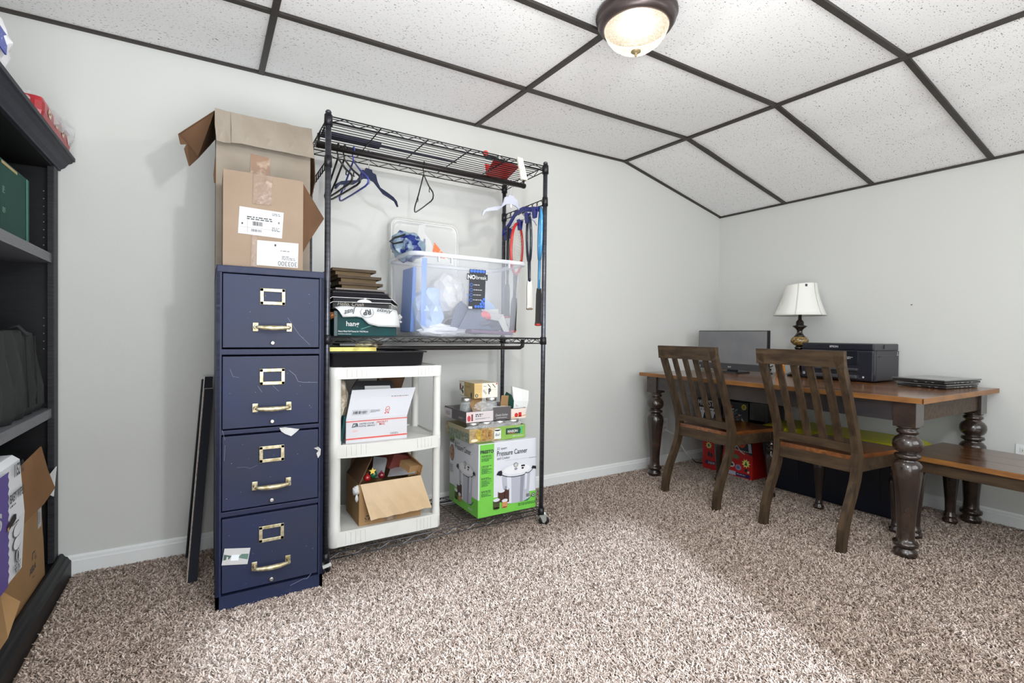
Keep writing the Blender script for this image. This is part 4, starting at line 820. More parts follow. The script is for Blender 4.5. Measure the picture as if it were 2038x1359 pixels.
# bottom: brown box with decorations
ZR = ZB+.0685
t = Thing('cardboard_box', 'brown cardboard box of decorations on the bottom of the white shelving unit', 'cardboard box', (-3.17, -.38, ZR))
mb = open_box(MB(), -3.315, -3.010, -.49, -.24, ZR, .362, .004); t.part('carton_body', mb, cardo_m)
mb = MB(); secs = []
for i in range(9):
    f = i/8; xt = -3.310+.298*f; xb2 = -3.275+.300*f; yb = -.545+(.006 if i % 2 else -.003); ym = -.520+(-.004 if i % 2 else .003); zt2 = .362+.004*f; zb2 = .205+.010*f
    secs.append([V(xt, -.492, zt2), V((xt+xb2)/2, ym, (zt2+zb2)/2), V(xb2, yb, zb2), V(xb2, yb+.004, zb2), V((xt+xb2)/2, ym+.004, (zt2+zb2)/2), V(xt, -.488, zt2)])
mb.loft(secs); t.part('flap', mb, M('flap_tan', (196, 172, 142), .75, noise=1, nscale=4, ncol=(184, 158, 124), bump=.15, bscale=10), label='pale front flap folded down')
t.part('flap', MB().slab([(-3.315, -.485, .362), (-3.245, -.45, .475), (-3.25, -.28, .478), (-3.315, -.245, .362)], .004), cardd_m)
t.part('flap', MB().slab([(-3.012, -.485, .362), (-2.995, -.47, .405), (-3.055, -.33, .475), (-3.03, -.25, .44), (-3.012, -.245, .362)], .004), cardo_m)
t.part('flap', MB().slab([(-3.30, -.24, .362), (-3.02, -.24, .362), (-3.05, -.19, .46), (-3.27, -.19, .46)], .004), cardd_m)
t.part('packing_tape', MB().slab([(-3.195, -.491, ZR+.004), (-3.135, -.491, ZR+.004), (-3.135, -.491, .215), (-3.195, -.491, .215)], -.0006), tape_m)
it = []
for k in range(3):
    a = k*2*PI/3+PI/2; c_ = (.039+.0085*math.cos(a), .034+.0085*math.sin(a)); u_ = (-math.sin(a), math.cos(a)); n_ = (math.cos(a), math.sin(a))
    it.append(('p', [(c_[0]-u_[0]*.008-n_[0]*.002, c_[1]-u_[1]*.008-n_[1]*.002), (c_[0]+u_[0]*.006-n_[0]*.002, c_[1]+u_[1]*.006-n_[1]*.002), (c_[0]+u_[0]*.008+n_[0]*.002, c_[1]+u_[1]*.008+n_[1]*.002), (c_[0]-u_[0]*.006+n_[0]*.003, c_[1]-u_[1]*.006+n_[1]*.003)], ink_m, 0))
it.append(('lines', .027, .017, .024, .0025, 1, ink_m, 0))
prints((-3.315, -.4905, ZR), (1, 0, 0), (0, 0, 1), it).build('recycling_mark', None, t.e, t.base)
rr = random.Random(12)
for k, (x, y, z, d, c, lb_) in enumerate(((-3.265, -.44, .375, .035, M('bauble_red', (150, 26, 28), .2, coat=.6), 'red bauble in the box of decorations, left front'), (-3.232, -.43, .385, .038, M('bauble_green', (26, 84, 54), .2, coat=.6), 'green bauble next to the red one in the box of decorations'), (-3.195, -.44, .378, .032, M('bauble_maroon', (112, 22, 34), .2, coat=.6), 'maroon bauble in the box of decorations, right of the green one'))):
    mb = MB(); mb.lathe([(.001, -d/2)]+[(d/2*math.cos(a), d/2*math.sin(a)) for a in [(-1.2+i*.4) for i in range(7)]]+[(.004, d/2), (.004, d/2+.006), (.0005, d/2+.007)], (x, y, z), 16); solo('bauble', mb, c, lb_, 'ornament', (x, y, z-d/2))
mb = MB(); mb.prism([(math.cos(PI/2+k*PI/5)*(.018 if k % 2 == 0 else .008), math.sin(PI/2+k*PI/5)*(.018 if k % 2 == 0 else .008)) for k in range(10)], lambda u, v, w_: (-3.243+u, -.455+w_, .408+v), -.003, .003); solo('star_ornament', mb, M('star_gold', (222, 196, 96), .3), 'small gold star on top of the baubles in the box', 'ornament', (-3.243, -.455, .39))
mb = MB(); mb.box((-3.04, -.40, .39), (.07, .10, .05), rotm(.2, .1, .3), bev=.002); solo('small_carton', mb, cardo_m, 'small tan carton inside the box of decorations', 'box', (-3.05, -.40, .365))
mb = MB(); mb.slab([(-3.17, -.46, .375), (-3.03, -.46, .372), (-3.00, -.40, .392), (-3.13, -.38, .392)], .004); mb.slab([(-3.23, -.40, .36), (-3.18, -.42, .36), (-3.14, -.36, .44), (-3.20, -.32, .445)], .004); solo('silver_foil', mb, M('silver_foil', (176, 178, 184), .25, metal=.5), 'silver foil and clear packaging lying in the box of decorations', 'packaging', (-3.10, -.42, .365))
mb = MB(); mb.box((-3.09, -.33, .42), (.13, .10, .08), rotm(.2, .3, .4), bev=.003); solo('maroon_box', mb, M('maroon_card', (94, 40, 34), .5), 'dark maroon box leaning at the back of the box of decorations', 'box', (-3.09, -.33, .37))
mb = MB(); mb.blob((-3.325, -.482, .335), (.035, .02, .045), .4, 3, 52); mb.blob((-3.325, -.486, .298), (.014, .010, .032), .3, 3, 53, m=paper_m); solo('silver_bird_ornament', mb, M('orn_grey', (140, 150, 156), .35), 'small silver grey ornament hanging on the left side of the brown box', 'ornament', (-3.325, -.482, .33))

# ================================================================ PRESSURE CANNER BOX and jar trays
KX0, KX1, KY0, KY1 = -2.700, -2.330, -.515, -.155
kt = .490
kr = -.03
t = Thing('pressure_canner_box', 'white and green pressure canner carton on the bottom wire shelf', 'carton', (-2.525, -.335, ZB), rz=0)
t.part('carton', MB().bb((KX0, KY0, ZB), (KX1, KY1, kt), bev=.003), M('carton_white', (212, 214, 222), .35))
Wd, Hd = KX1-KX0, kt-ZB
al = M('pot_aluminium', (176, 178, 190), .35); al2 = M('pot_light', (212, 214, 222), .3); al3 = M('pot_shade', (140, 142, 156), .4); pk = M('pot_black', (30, 32, 40), .4); jar1 = M('jar_dark', (70, 40, 34), .5); jar2 = M('jar_green', (84, 84, 50), .5, noise=1, nscale=160, ncol=(40, 50, 30)); jar3 = M('jar_peach', (196, 136, 90), .5); dg = M('band_dark_green', (50, 110, 84), .4)
def canner_face(sx, Wf):
    def X(v): return v*sx
    it = [('r', 0, 0, Wf, .095, green_m, 0), ('p', [(X(.09), .095), (X(.16), .065), (X(.27), .062), (X(.30), .095), (X(.30), .10), (X(.26), .068), (X(.16), .070), (X(.09), .098)], dg, 3)]
    # pot body, lid, gauge, handles
    it += [('p', [(X(.140), .075), (X(.155), .068), (X(.20), .062), (X(.245), .064), (X(.275), .076), (X(.285), .27), (X(.125), .26)], al, 4), ('p', [(X(.158), .069), (X(.178), .066), (X(.175), .26), (X(.150), .26)], al2, 5), ('p', [(X(.225), .064), (X(.24), .065), (X(.25), .262), (X(.228), .262)], al3, 5), ('p', [(X(.252), .14), (X(.262), .142), (X(.266), .25), (X(.254), .25)], al2, 6),
           ('e', X(.207), .272, X(.093), .042, pk, 5), ('e', X(.207), .275, X(.090), .040, al2, 6), ('e', X(.207), .279, X(.074), .030, M('lid_light', (226, 226, 230), .3), 7),
           ('e', X(.200), .308, X(.013), .015, pk, 8), ('e', X(.200), .308, X(.0105), .0125, paper_m, 9), ('e', X(.200), .283, X(.009), .008, al3, 8), ('p', [(X(.228), .293), (X(.252), .292), (X(.250), .303), (X(.231), .303)], pk, 8), ('e', X(.238), .282, X(.007), .006, pk, 8),
           ('p', [(X(.094), .262), (X(.120), .250), (X(.126), .268), (X(.122), .285), (X(.104), .283)], pk, 7), ('p', [(X(.288), .270), (X(.318), .262), (X(.316), .282), (X(.296), .287)], pk, 7)]
    it += [('r', X(.104), .085, X(.036), .07, jar1, 7), ('e', X(.122), .155, X(.018), .010, al2, 8), ('r', X(.138), .078, X(.026), .088, jar1, 7), ('e', X(.145), .172, X(.006), .012, al3, 8), ('e', X(.156), .164, X(.006), .008, al2, 8),
           ('r', X(.078), .050, X(.034), .052, jar2, 8), ('e', X(.095), .104, X(.018), .011, al2, 9), ('e', X(.095), .050, X(.017), .007, jar2, 8), ('r', X(.126), .048, X(.028), .042, jar3, 8), ('e', X(.140), .092, X(.016), .010, al2, 9), ('e', X(.140), .048, X(.014), .005, jar3, 8)]
    out = [it[0]]
    for e in it[1:]:
        if e[0] == 'p': out.append(('p', [(a, b*.86-.008) for a, b in e[1]], e[2], e[3]))
        elif e[0] == 'e': out.append(('e', e[1], e[2]*.86-.008, e[3], e[4]*.86, e[5], e[6]))
        elif e[0] == 'r': out.append(('r', e[1], e[2]*.86-.008, e[3], e[4]*.86, e[5], e[6]))
    return out
it = [('r', .008, .0, .086, Hd-.004, green_m, 1)] + canner_face(1.16, Wd) + [
  ('t', 'PRESTO', .010, .342, .080, ink_m, 5, {'bold': .04}), ('t', '22 quart', .112, .352, .062, M('grey_title', (90, 92, 100), .5), 5), ('t', 'Pressure Canner', .112, .318, .195, ink_m, 5, {'bold': .005, 'ys': 1.35}), ('t', 'and Cooker', .112, .298, .082, M('grey_title', (90, 92, 100), .5), 5, {'ys': 1.2}),
  ('r', .16, .287, .20, .0006, inkg_m, 5), ('lines', .32, .284, .05, .002, 1, inkg_m, 5)]
for y, n_ in ((.327, 6), (.272, 9), (.208, 10), (.138, 6)): it += [('lines', .018, y, .060, .0032, 2, ink_m, 3), ('lines', .018, y-.013, .062, .0020, n_-1, greend_m, 3)]
it += [('r', .300, .062, .030, .026, paper_m, 6), ('bars', .303, .067, .024, .019, ink_m, 7), ('e', .350, .073, .012, .012, pk, 6), ('e', .350, .073, .009, .009, paper_m, 7), ('e', .350, .073, .004, .005, pk, 8), ('lines', .25, .034, .12, .004, 2, M('green_ink', (40, 90, 40), .5), 5)]
prints((KX0, KY0, ZB), (1, 0, 0), (0, 0, 1), it).build('front_print', None, t.e, t.base)
# left side (seen obliquely), facing -x: U runs towards -y
Wf = KY1-KY0
it = [('r', .006, .0, .060, Hd-.004, M('side_green', (110, 150, 76), .45), 1)] + canner_face(1.05, Wf) + [('r', .004, .10, .064, .26, M('carton_side', (214, 216, 222), .4), 2), ('t', 'PRESTO', .008, .345, .055, ink_m, 5, {'bold': .04, 'ys': 1.4}),
   ('e', .036, .285, .028, .048, pk, 4), ('e', .036, .285, .024, .043, M('food_brown', (120, 58, 32), .5, noise=1, nscale=60, ncol=(190, 150, 110)), 5), ('t', '22 quart', .078, .350, .06, M('grey_title', (90, 92, 100), .5), 5), ('t', 'Pressure Canner', .078, .318, .20, ink_m, 5, {'ys': 1.5}), ('lines', .010, .215, .05, .0022, 12, inkg_m, 5), ('t', 'PRESTO', .25, .02, .05, paper_m, 5, {'bold': .04})]
prints((KX0, KY1, ZB), (0, -1, 0), (0, 0, 1), it).build('side_print', None, t.e, t.base)
prints((KX0, KY0, kt), (1, 0, 0), (0, 1, 0), [('r', .0, .0, .10, Wf, M('side_green', (110, 150, 76), .45), 0), ('e', .21, .05, .03, .014, pk, 0), ('e', .21, .052, .026, .011, paper_m, 1), ('lines', .3, .06, .04, .003, 2, inkg_m, 0)]).build('top_print', None, t.e, t.base)

def jar(x, y, z, h=.105, r=.036, label='', c=steel_m, group=None):
    t = Thing('mason_jar', label, 'jar', (x, y, z), group=group)
    t.part('glass', MB().lathe([(.002, z+.003), (r*.9, z), (r, z+.006), (r, z+h*.68), (r*.82, z+h*.80), (r*.82, z+h*.88)], (x, y, 0), 20), glass_m)
    t.part('lid', MB().lathe([(r*.88, z+h*.84), (r*.9, z+h*.86), (r*.9, z+h*.98), (r*.86, z+h), (r*.7, z+h), (.001, z+h*.99)], (x, y, 0), 24), c)
def tray(name, label, cat, x0, x1, y0, y1, z0, h, front, side, mat):
    t = Thing(name, label, cat, ((x0+x1)/2, (y0+y1)/2, z0)); mb = MB(); t_ = .003
    mb.bb((x0, y0, z0), (x1, y1, z0+t_)); mb.bb((x0, y0, z0), (x1, y0+t_, z0+h)); mb.bb((x0, y1-t_, z0), (x1, y1, z0+h)); mb.bb((x0, y0, z0), (x0+t_, y1, z0+h)); mb.bb((x1-t_, y0, z0), (x1, y1, z0+h)); t.part('tray', mb, mat)
    prints((x0, y0, z0), (1, 0, 0), (0, 0, 1), front).build('front_print', None, t.e, t.base); prints((x0, y1, z0), (0, -1, 0), (0, 0, 1), side).build('side_print', None, t.e, t.base); return t
z1_ = kt+.002; ax0, ax1, ay0, ay1 = -2.735, -2.380, -.475, -.175; W1 = ax1-ax0
kh = M('jam_brown', (110, 64, 30), .5, noise=1, nscale=70, ncol=(190, 150, 80)); yel = M('jar_yellow', (206, 176, 70), .5, noise=1, nscale=60, ncol=(120, 80, 30)); olive = M('tray_green', (128, 168, 74), .45)
fr = [('r', 0, 0, W1, .074, M('tray_tan', (196, 176, 132), .5, noise=1, nscale=40, ncol=(120, 86, 50)), 0), ('p', [(.19, 0), (W1, 0), (W1, .074), (.17, .074)], olive, 1), ('r', .04, .008, .03, .058, yel, 1), ('r', .075, .006, .030, .062, kh, 1), ('r', .11, .012, .026, .05, kh, 1), ('e', .03, .012, .02, .008, M('onion', (230, 220, 190), .5), 2), ('r', .150, .008, .044, .050, M('jar_print', (214, 218, 216), .5), 3), ('e', .172, .058, .02, .007, M('jar_print', (214, 218, 216), .5), 3), ('t', 'Ball', .157, .024, .030, ink_m, 4, {'shear': .3}),
      ('r', .225, .026, .098, .034, greend_m, 3), ('t', 'MASON', .236, .036, .066, paper_m, 4, {'bold': .05}), ('r', .240, .030, .045, .002, M('orange_line', (220, 120, 60), .5), 4), ('lines', .27, .012, .07, .004, 1, paper_m, 3), ('lines', .29, .066, .05, .003, 1, paper_m, 3), ('p', [(.318, .024), (.334, .024), (.330, .05), (.338, .056), (.326, .068), (.314, .056), (.322, .05)], M('leaf_green', (70, 176, 110), .5), 5)]
sd = [('r', 0, 0, .30, .05, M('tray_side', (150, 158, 140), .5, noise=1, nscale=50, ncol=(90, 100, 84)), 0), ('r', 0, 0, .03, .074, M('tray_tan', (196, 176, 132), .5), 1), ('lines', .24, .02, .04, .004, 1, paper_m, 2)]
tray('jar_tray', 'open green and tan tray of canning jars directly on the canner carton', 'jar tray', ax0, ax1, ay0, ay1, z1_, .074, fr, sd, M('tray_card', (170, 160, 130), .6))
JX = [-2.695, -2.615, -2.53, -2.44]
nm = ['leftmost', 'second', 'third', 'rightmost']
for i, x in enumerate(JX): jar(x, -.435, z1_+.004, .100, .038, nm[i]+' glass canning jar along the front of the green jar tray', M('jar_lid', (206, 206, 204), .25, metal=.8) if i in (1, 3) else steel_m)
mb = MB(); mb.blob((-2.56, -.45, z1_+.075), (.30, .05, .05), .45, 3, 61, flat=True); solo('shrink_wrap', mb, film_m, 'torn clear shrink wrap over the front jars of the green tray', 'shrink wrap', (-2.56, -.45, z1_+.05))
z2_ = z1_+.1065; bx0, bx1, by0, by1 = -2.745, -2.365, -.455, -.175
gk2 = M('tray_dark_grey', (84, 80, 82), .5)
fr = [('r', 0, 0, .38, .056, M('tray_pale', (206, 198, 200), .5), 0), ('r', 0, 0, .045, .056, M('rose_print', (212, 190, 192), .5), 1), ('e', .016, .022, .010, .016, M('berry', (180, 60, 70), .5), 2), ('r', .030, .008, .010, .036, M('berry_dark', (110, 60, 56), .5), 2), ('lines', .055, .038, .045, .005, 2, ink_m, 2), ('lines', .055, .018, .09, .002, 2, inkg_m, 2),
      ('r', .165, 0, .115, .072, gk2, 1), ('t', 'Ovenly Kitchen', .180, .022, .078, paper_m, 2, {'shear': .35, 'ys': 1.5}), ('lines', .185, .011, .07, .003, 1, paper_m, 2), ('r', .28, 0, .10, .056, M('tray_warm', (222, 206, 196), .5), 1), ('e', .315, .020, .012, .012, red_m, 2), ('r', .330, .008, .020, .026, red_m, 2), ('p', [(.28, .004), (.38, .014), (.38, .018), (.28, .008)], M('tan_band', (206, 150, 84), .5), 2)]
sd = [('r', 0, 0, .28, .056, gk2, 0), ('r', 0, 0, .10, .050, M('tray_pale', (206, 198, 200), .5), 1), ('lines', .02, .03, .06, .004, 3, inkg_m, 2), ('lines', .19, .02, .06, .003, 2, paper_m, 2)]
tray('jar_tray', 'grey and white jar tray with red print, topmost of the two trays', 'jar tray', bx0, bx1, by0, by1, z2_, .058, fr, sd, M('tray_grey_card', (120, 116, 116), .6))
jar(-2.565, -.405, z2_+.004, .120, .033, 'lidded glass jar standing in the middle of the grey tray')
jar(-2.70, -.36, z2_+.004, .118, .034, 'glass jar at the left end of the grey tray')
t = Thing('jar_divider', 'bent brown cardboard divider standing in the grey jar tray', 'cardboard divider', (-2.62, -.38, z2_)); 
t.part('left_panel', MB().slab([(-2.69, -.43, z2_+.05), (-2.645, -.44, z2_+.004), (-2.60, -.36, z2_+.004), (-2.60, -.36, z2_+.118), (-2.69, -.36, z2_+.120)], .003), cardo_m); t.part('right_panel', MB().slab([(-2.515, -.41, z2_+.004), (-2.44, -.40, z2_+.004), (-2.44, -.40, z2_+.125), (-2.50, -.41, z2_+.130)], .003), cardo_m)
mb = MB(); mb.blob((-2.63, -.42, z2_+.07), (.10, .05, .06), .5, 3, 62, flat=True); mb.blob((-2.55, -.43, z2_+.055), (.16, .03, .04), .5, 3, 63, flat=True); solo('shrink_wrap', mb, film_m, 'crinkled clear shrink wrap in the grey jar tray', 'shrink wrap', (-2.62, -.42, z2_+.04))
z3_ = z2_+.1215
t = Thing('wood_print_box', 'small cream wood-grain box on top of the jar trays', 'box', (-2.62, -.34, z3_)); x0, x1, y0, y1 = -2.672, -2.525, -.405, -.215
t.part('carton', MB().bb((x0, y0, z3_), (x1, y1, z3_+.082), bev=.0015), M('carton_cream', (206, 196, 168), .6))
prints((x0, y0, z3_), (1, 0, 0), (0, 0, 1), [('r', 0, 0, .048, .082, wood_m, 0), ('r', .048, 0, .099, .082, M('print_white', (226, 222, 210), .5), 0), ('e', .014, .014, .009, .010, ink_m, 1), ('e', .014, .014, .003, .007, cream_m, 2), ('t', 'P', .088, .022, .016, ink_m, 2, {'bold': .06, 'ys': 1.4}), ('p', [(.082, .074), (.086, .076), (.104, .056), (.101, .054)], ink_m, 1), ('p', [(.112, .074), (.116, .076), (.134, .056), (.131, .054)], ink_m, 1), ('p', [(.052, .04), (.054, .041), (.074, .020), (.072, .019)], ink_m, 1), ('p', [(.056, .044), (.058, .045), (.078, .024), (.076, .023)], ink_m, 1), ('lines', .058, .062, .02, .004, 1, inkg_m, 1), ('r', .05, .044, .092, .0008, inkg_m, 1), ('r', .136, .072, .008, .008, red_m, 1)]).build('front_print', None, t.e, t.base)
prints((x0, y1, z3_), (0, -1, 0), (0, 0, 1), [('r', 0, 0, .19, .082, M('kraft_wood', (178, 156, 104), .6, noise=1, nscale=8, ncol=(150, 126, 80)), 0), ('r', 0, .002, .066, .078, M('print_white', (226, 222, 210), .5), 1), ('e', .018, .05, .010, .022, M('cherry', (120, 34, 34), .5), 2), ('e', .038, .034, .008, .012, ink_m, 2), ('e', .050, .05, .008, .010, ink_m, 2), ('e', .05, .022, .008, .010, ink_m, 2), ('e', .155, .015, .009, .015, ink_m, 1), ('lines', .08, .06, .07, .002, 3, M('brown_ink', (120, 84, 40), .5), 1)]).build('side_print', None, t.e, t.base)
t = Thing('foil_pouch', 'white and dark green foil pouch standing in the right of the grey tray', 'pouch', (-2.38, -.40, z2_+.004))
mb = MB(); mb.loft([[(-2.440, -.425, z2_+.01), (-2.352, -.435, z2_+.02), (-2.350, -.38, z2_+.02), (-2.435, -.37, z2_+.01)], [(-2.432, -.43, z2_+.10), (-2.338, -.44, z2_+.09), (-2.338, -.40, z2_+.09), (-2.43, -.39, z2_+.10)], [(-2.437, -.418, z2_+.178), (-2.395, -.41, z2_+.162), (-2.395, -.40, z2_+.162), (-2.437, -.408, z2_+.178)], ], smooth=False); mb.slab([(-2.437, -.42, z2_+.178), (-2.43, -.43, z2_+.10), (-2.338, -.44, z2_+.09), (-2.33, -.43, z2_+.150)], .003)
t.part('body', mb, M('pouch_white', (222, 224, 222), .35, bump=.4, bscale=40)); t.part('side', MB().slab([(-2.448, -.40, z2_+.02), (-2.438, -.435, z2_+.06), (-2.434, -.432, z2_+.10), (-2.440, -.415, z2_+.13), (-2.452, -.38, z2_+.145), (-2.468, -.37, z2_+.10)], .004), pouch_m)
prints((-2.43, -.4315, z2_+.05), (1, 0, -.06), (.02, .09, 1), [('lines', .012, .058, .055, .002, 12, inkg_m, 2), ('lines', .03, .088, .04, .004, 1, ink_m, 2), ('e', .055, .100, .006, .003, pouch_m, 2)]).build('print', None, t.e, t.base)

# ================================================================ BOOKCASE on the left wall
BF = -4.46; BY_ = -1.15; yR = -.028
t = Thing('bookcase', 'tall black wooden bookcase with crown moulding against the left wall', 'bookcase', (-4.63, -.6, 0.0))
for a, b_ in ((yR-.022, yR), (BY_, BY_+.022)):
    t.part('side_panel', MB().bb((-4.79, a, .0), (BF-.006, b_, 1.76)), black_m)
t.part('back_panel', MB().bb((-4.795, BY_, .05), (-4.785, yR, 1.76)), dark_m)
for a, b_ in ((-.088, yR+.002), (BY_-.002, BY_+.06)): t.part('stile', MB().bb((BF-.022, a, .10), (BF, b_, 1.745), bev=.002), M('stile_black', (28, 28, 31), .5, spec=.25, noise=1, nscale=18, ncol=(46, 46, 50), stretch=(1, 1, 8)))
for zt in (1.383, .745): t.part('shelf', MB().bb((-4.785, BY_+.022, zt-.038), (BF-.008, yR-.022, zt), bev=.001), shelfedge_m)
t.part('bottom_shelf', MB().bb((-4.785, BY_+.022, .07), (BF-.008, yR-.022, .095)), black_m)
t.part('top_panel', MB().bb((-4.79, BY_, 1.74), (BF-.006, yR, 1.765)), black_m)
def run_profile(prof, y0, y1, m, name):   # prof: (x outward, z)
    mb = MB(); A = [mb.v((BF+d, y0, z)) for d, z in prof]; B = [mb.v((BF+d, y1, z)) for d, z in prof]; mb.face(A); mb.face(B[::-1]); mb.bridge(A, B, None, False); t.part(name, mb, m)
cw = M('crown_black', (28, 30, 40), .5, spec=.25, noise=1, nscale=14, ncol=(40, 42, 54), stretch=(1, 8, 1))
run_profile([(-.33, 1.745), (.004, 1.745), (.006, 1.752), (.018, 1.760), (.030, 1.778), (.042, 1.784), (.044, 1.790), (.052, 1.792), (.052, 1.806), (-.33, 1.806)], BY_-.04, -.006, cw, 'crown')
run_profile([(-.03, .0), (.040, .0), (.040, .072), (.034, .078), (.028, .090), (.020, .094), (.012, .108), (.003, .108), (.0, .094), (-.03, .094)], BY_-.03, yR+.014, black_m, 'plinth')
mb = MB()
pins = [(-4.50+dx, yR-.0225, z) for dx in (0, -.20) for z in [1.42+.032*k for k in range(8)]+[.99+.032*k for k in range(5)]]
for x, y, z in pins: mb.lathe([(.0022, 0), (.0001, .0006)], seg=8, fn=lambda a, r, h, x=x, y=y, z=z: (x+r*math.cos(a), y-h, z+r*math.sin(a)))
t.part('shelf_pin_holes', mb, M('pin_pale', (200, 200, 200), .5))['kind'] = 'stuff'
# books
def book(label, x0, x1, y0, y1, z0, z1, m, spine=None):
    t = Thing('book', label, 'book', ((x0+x1)/2, (y0+y1)/2, z0))
    mb = MB(); mb.bb((x0, y0, z0), (x1, y0+.003, z1)); mb.bb((x0, y1-.003, z0), (x1, y1, z1)); mb.bb((x1-.004, y0, z0), (x1, y1, z1), bev=.001); t.part('cover', mb, m)
    t.part('pages', MB().bb((x0+.003, y0+.003, z0+.004), (x1-.004, y1-.003, z1-.004)), M('pages', (216, 208, 190), .8)); return t
zs = 1.384
t = Thing('binder', 'glossy green binder standing face out on the upper bookshelf', 'binder', (-4.54, -.39, zs))
t.part('cover', MB().bb((-4.556, -.548, zs), (-4.502, -.236, zs+.252), bev=.003), M('binder_green', (14, 70, 60), .6, spec=.2, noise=1, nscale=5, ncol=(18, 62, 54)))
prints((-4.5015, -.548, zs), (0, 1, 0), (0, 0, 1), [('r', .276, .003, .010, .246, M('binder_edge', (96, 196, 160), .3), 0), ('r', .296, .003, .006, .246, M('binder_edge2', (40, 130, 110), .3), 0), ('lines', .02, .16, .022, .0025, 5, M('binder_ink', (120, 176, 150), .5), 0), ('lines', .02, .09, .03, .0025, 4, M('binder_ink', (120, 176, 150), .5), 0), ('r', .01, .236, .16, .010, M('binder_gold', (170, 150, 90), .4), 0)]).build('cover_print', None, t.e, t.base)
yy = -.555
for i, (c, th, l) in enumerate((((66, 42, 34), .030, 'dark brown book right beside the green binder'), ((92, 62, 40), .042, 'tan brown book two along from the green binder'), ((58, 36, 30), .045, 'brown book furthest from the green binder on the upper bookshelf'))):
    x1 = -4.506-.004*i; book(l, x1-.20, x1, yy-th, yy-.001, zs, zs+.246-.01*i, M('bookc%d' % i, c, .4)); yy -= th
# tote bag on the middle shelf
zs2 = .746
t = Thing('tote_bag', 'black fabric tote bag slumped on the middle bookshelf', 'tote bag', (-4.6, -.34, zs2))
mb = MB(); secs = []
for k, (z, y0, y1, bul) in enumerate(((zs2+.001, -.66, -.135, .0), (zs2+.03, -.665, -.128, .014), (zs2+.10, -.66, -.140, .018), (zs2+.19, -.66, -.160, .010), (zs2+.27, -.655, -.190, .0), (zs2+.315, -.65, -.205, -.006))):
    sec = []; n = 14
    for i in range(n+1):
        y = y0+(y1-y0)*i/n; sec.append(V(-4.500+bul+.010*math.sin(i*1.9+k*.5)*(1 if 0 < i < n else 0)+.004*math.sin(i*5+k), y, z+(.006*math.sin(i*1.3) if k == 5 else 0)))
    for i in range(n, -1, -1):
        y = y0+(y1-y0)*i/n; sec.append(V(-4.70, y, z))
    secs.append(sec)
mb.loft(secs, smooth=True); t.part('body', mb, fabric_m)
mb = MB(); mb.tube([(-4.484, -.255, zs2+.30), (-4.478, -.262, zs2+.20), (-4.476, -.262, zs2+.04)], .003, 6); mb.tube([(-4.484, -.36, zs2+.30), (-4.478, -.37, zs2+.20), (-4.474, -.37, zs2+.04)], .0028, 6); t.part('seam', mb, M('seam_black', (22, 22, 22), .8))
mb = MB(); mb.tube([(-4.49, -.30, zs2+.30), (-4.52, -.29, zs2+.335), (-4.56, -.27, zs2+.32), (-4.58, -.24, zs2+.30)], .006, 7); t.part('strap', mb, fabric_m)
mb = MB(); mb.box((-4.60, -.42, zs2+.30), (.10, .07, .07), rotm(.1, .1, 0), bev=.004); solo('blue_packet', mb, M('packet_blue', (60, 70, 190), .4), 'small blue packet peeking out of the black tote bag', 'packet', (-4.60, -.42, zs2+.27))
mb = MB(); mb.blob((-4.58, -.52, zs2+.325), (.10, .10, .06), .4, 3, 71, flat=True); solo('crumpled_paper', mb, paper_m, 'white crumpled paper peeking out of the black tote bag', 'paper', (-4.58, -.52, zs2+.30))
# bottom shelf: brown carton, stacked carton with the wipes box on top
zb_ = .096
t = Thing('cardboard_box', 'brown carton with raised flap and small black logo on the bottom bookshelf', 'cardboard box', (-4.6, -.36, zb_))
cbm = M('cardboard_brown', (160, 122, 78), .8, noise=1, nscale=5, ncol=(146, 110, 70))
mb = MB(); mb.loft([[(-4.468, -.73, zb_), (-4.468, -.19, zb_), (-4.70, -.19, zb_), (-4.70, -.73, zb_)], [(-4.468, -.73, .262), (-4.468, -.213, .262), (-4.70, -.213, .262), (-4.70, -.73, .262)]]); t.part('carton_body', mb, cbm)
mb = MB(); mb.slab([(-4.468, -.520, .262), (-4.468, -.213, .262), (-4.468, -.235, .400), (-4.468, -.520, .400)], .004); mb.slab([(-4.468, -.213, .262), (-4.70, -.213, .262), (-4.70, -.235, .400), (-4.468, -.235, .400)], .004); t.part('raised_side', mb, cbm)
t.part('flap', MB().slab([(-4.460, -.515, .395), (-4.460, -.24, .392), (-4.448, -.135, .425), (-4.458, -.195, .515), (-4.466, -.245, .618), (-4.470, -.515, .590)], .004), M('cardboard_flap', (142, 100, 58), .85, noise=1, nscale=3, ncol=(128, 90, 54)))
t.part('flap', MB().slab([(-4.458, -.165, .49), (-4.452, -.100, .505), (-4.454, -.135, .39), (-4.46, -.150, .40)], .002), M('white_flap', (226, 226, 226), .6), label='white inner flap')
o = prints((-4.468, -.73, zb_), (0, 1, 0), (0, 0, 1), [('t', 'XELA', .335, .080, .080, ink_m, 1, {'bold': .03, 'shear': .2}), ('p', [(.37, .125), (.376, .124), (.378, .146), (.405, .144), (.405, .149), (.372, .151)], ink_m, 1), ('p', [(.40, .12), (.415, .112), (.43, .118), (.418, .124), (.412, .138), (.406, .124)], M('brown_logo', (120, 84, 54), .6), 1),
   ('p', [(.36, .062), (.39, .055), (.41, .060), (.39, .059)], ink_m, 1)]).build('carton_print', None, t.e, t.base)
prints((-4.468, -.73, zb_), (0, 1, 0), (0, 0, 1), [('r', .440, .215, .045, .075, paper_m, 1), ('lines', .443, .272, .03, .004, 6, inkg_m, 2)]).build('shipping_label', None, t.e, t.base)
t = Thing('cardboard_box', 'low brown carton under the baby wipes box on the bottom bookshelf', 'cardboard box', (-4.6, -.92, zb_))
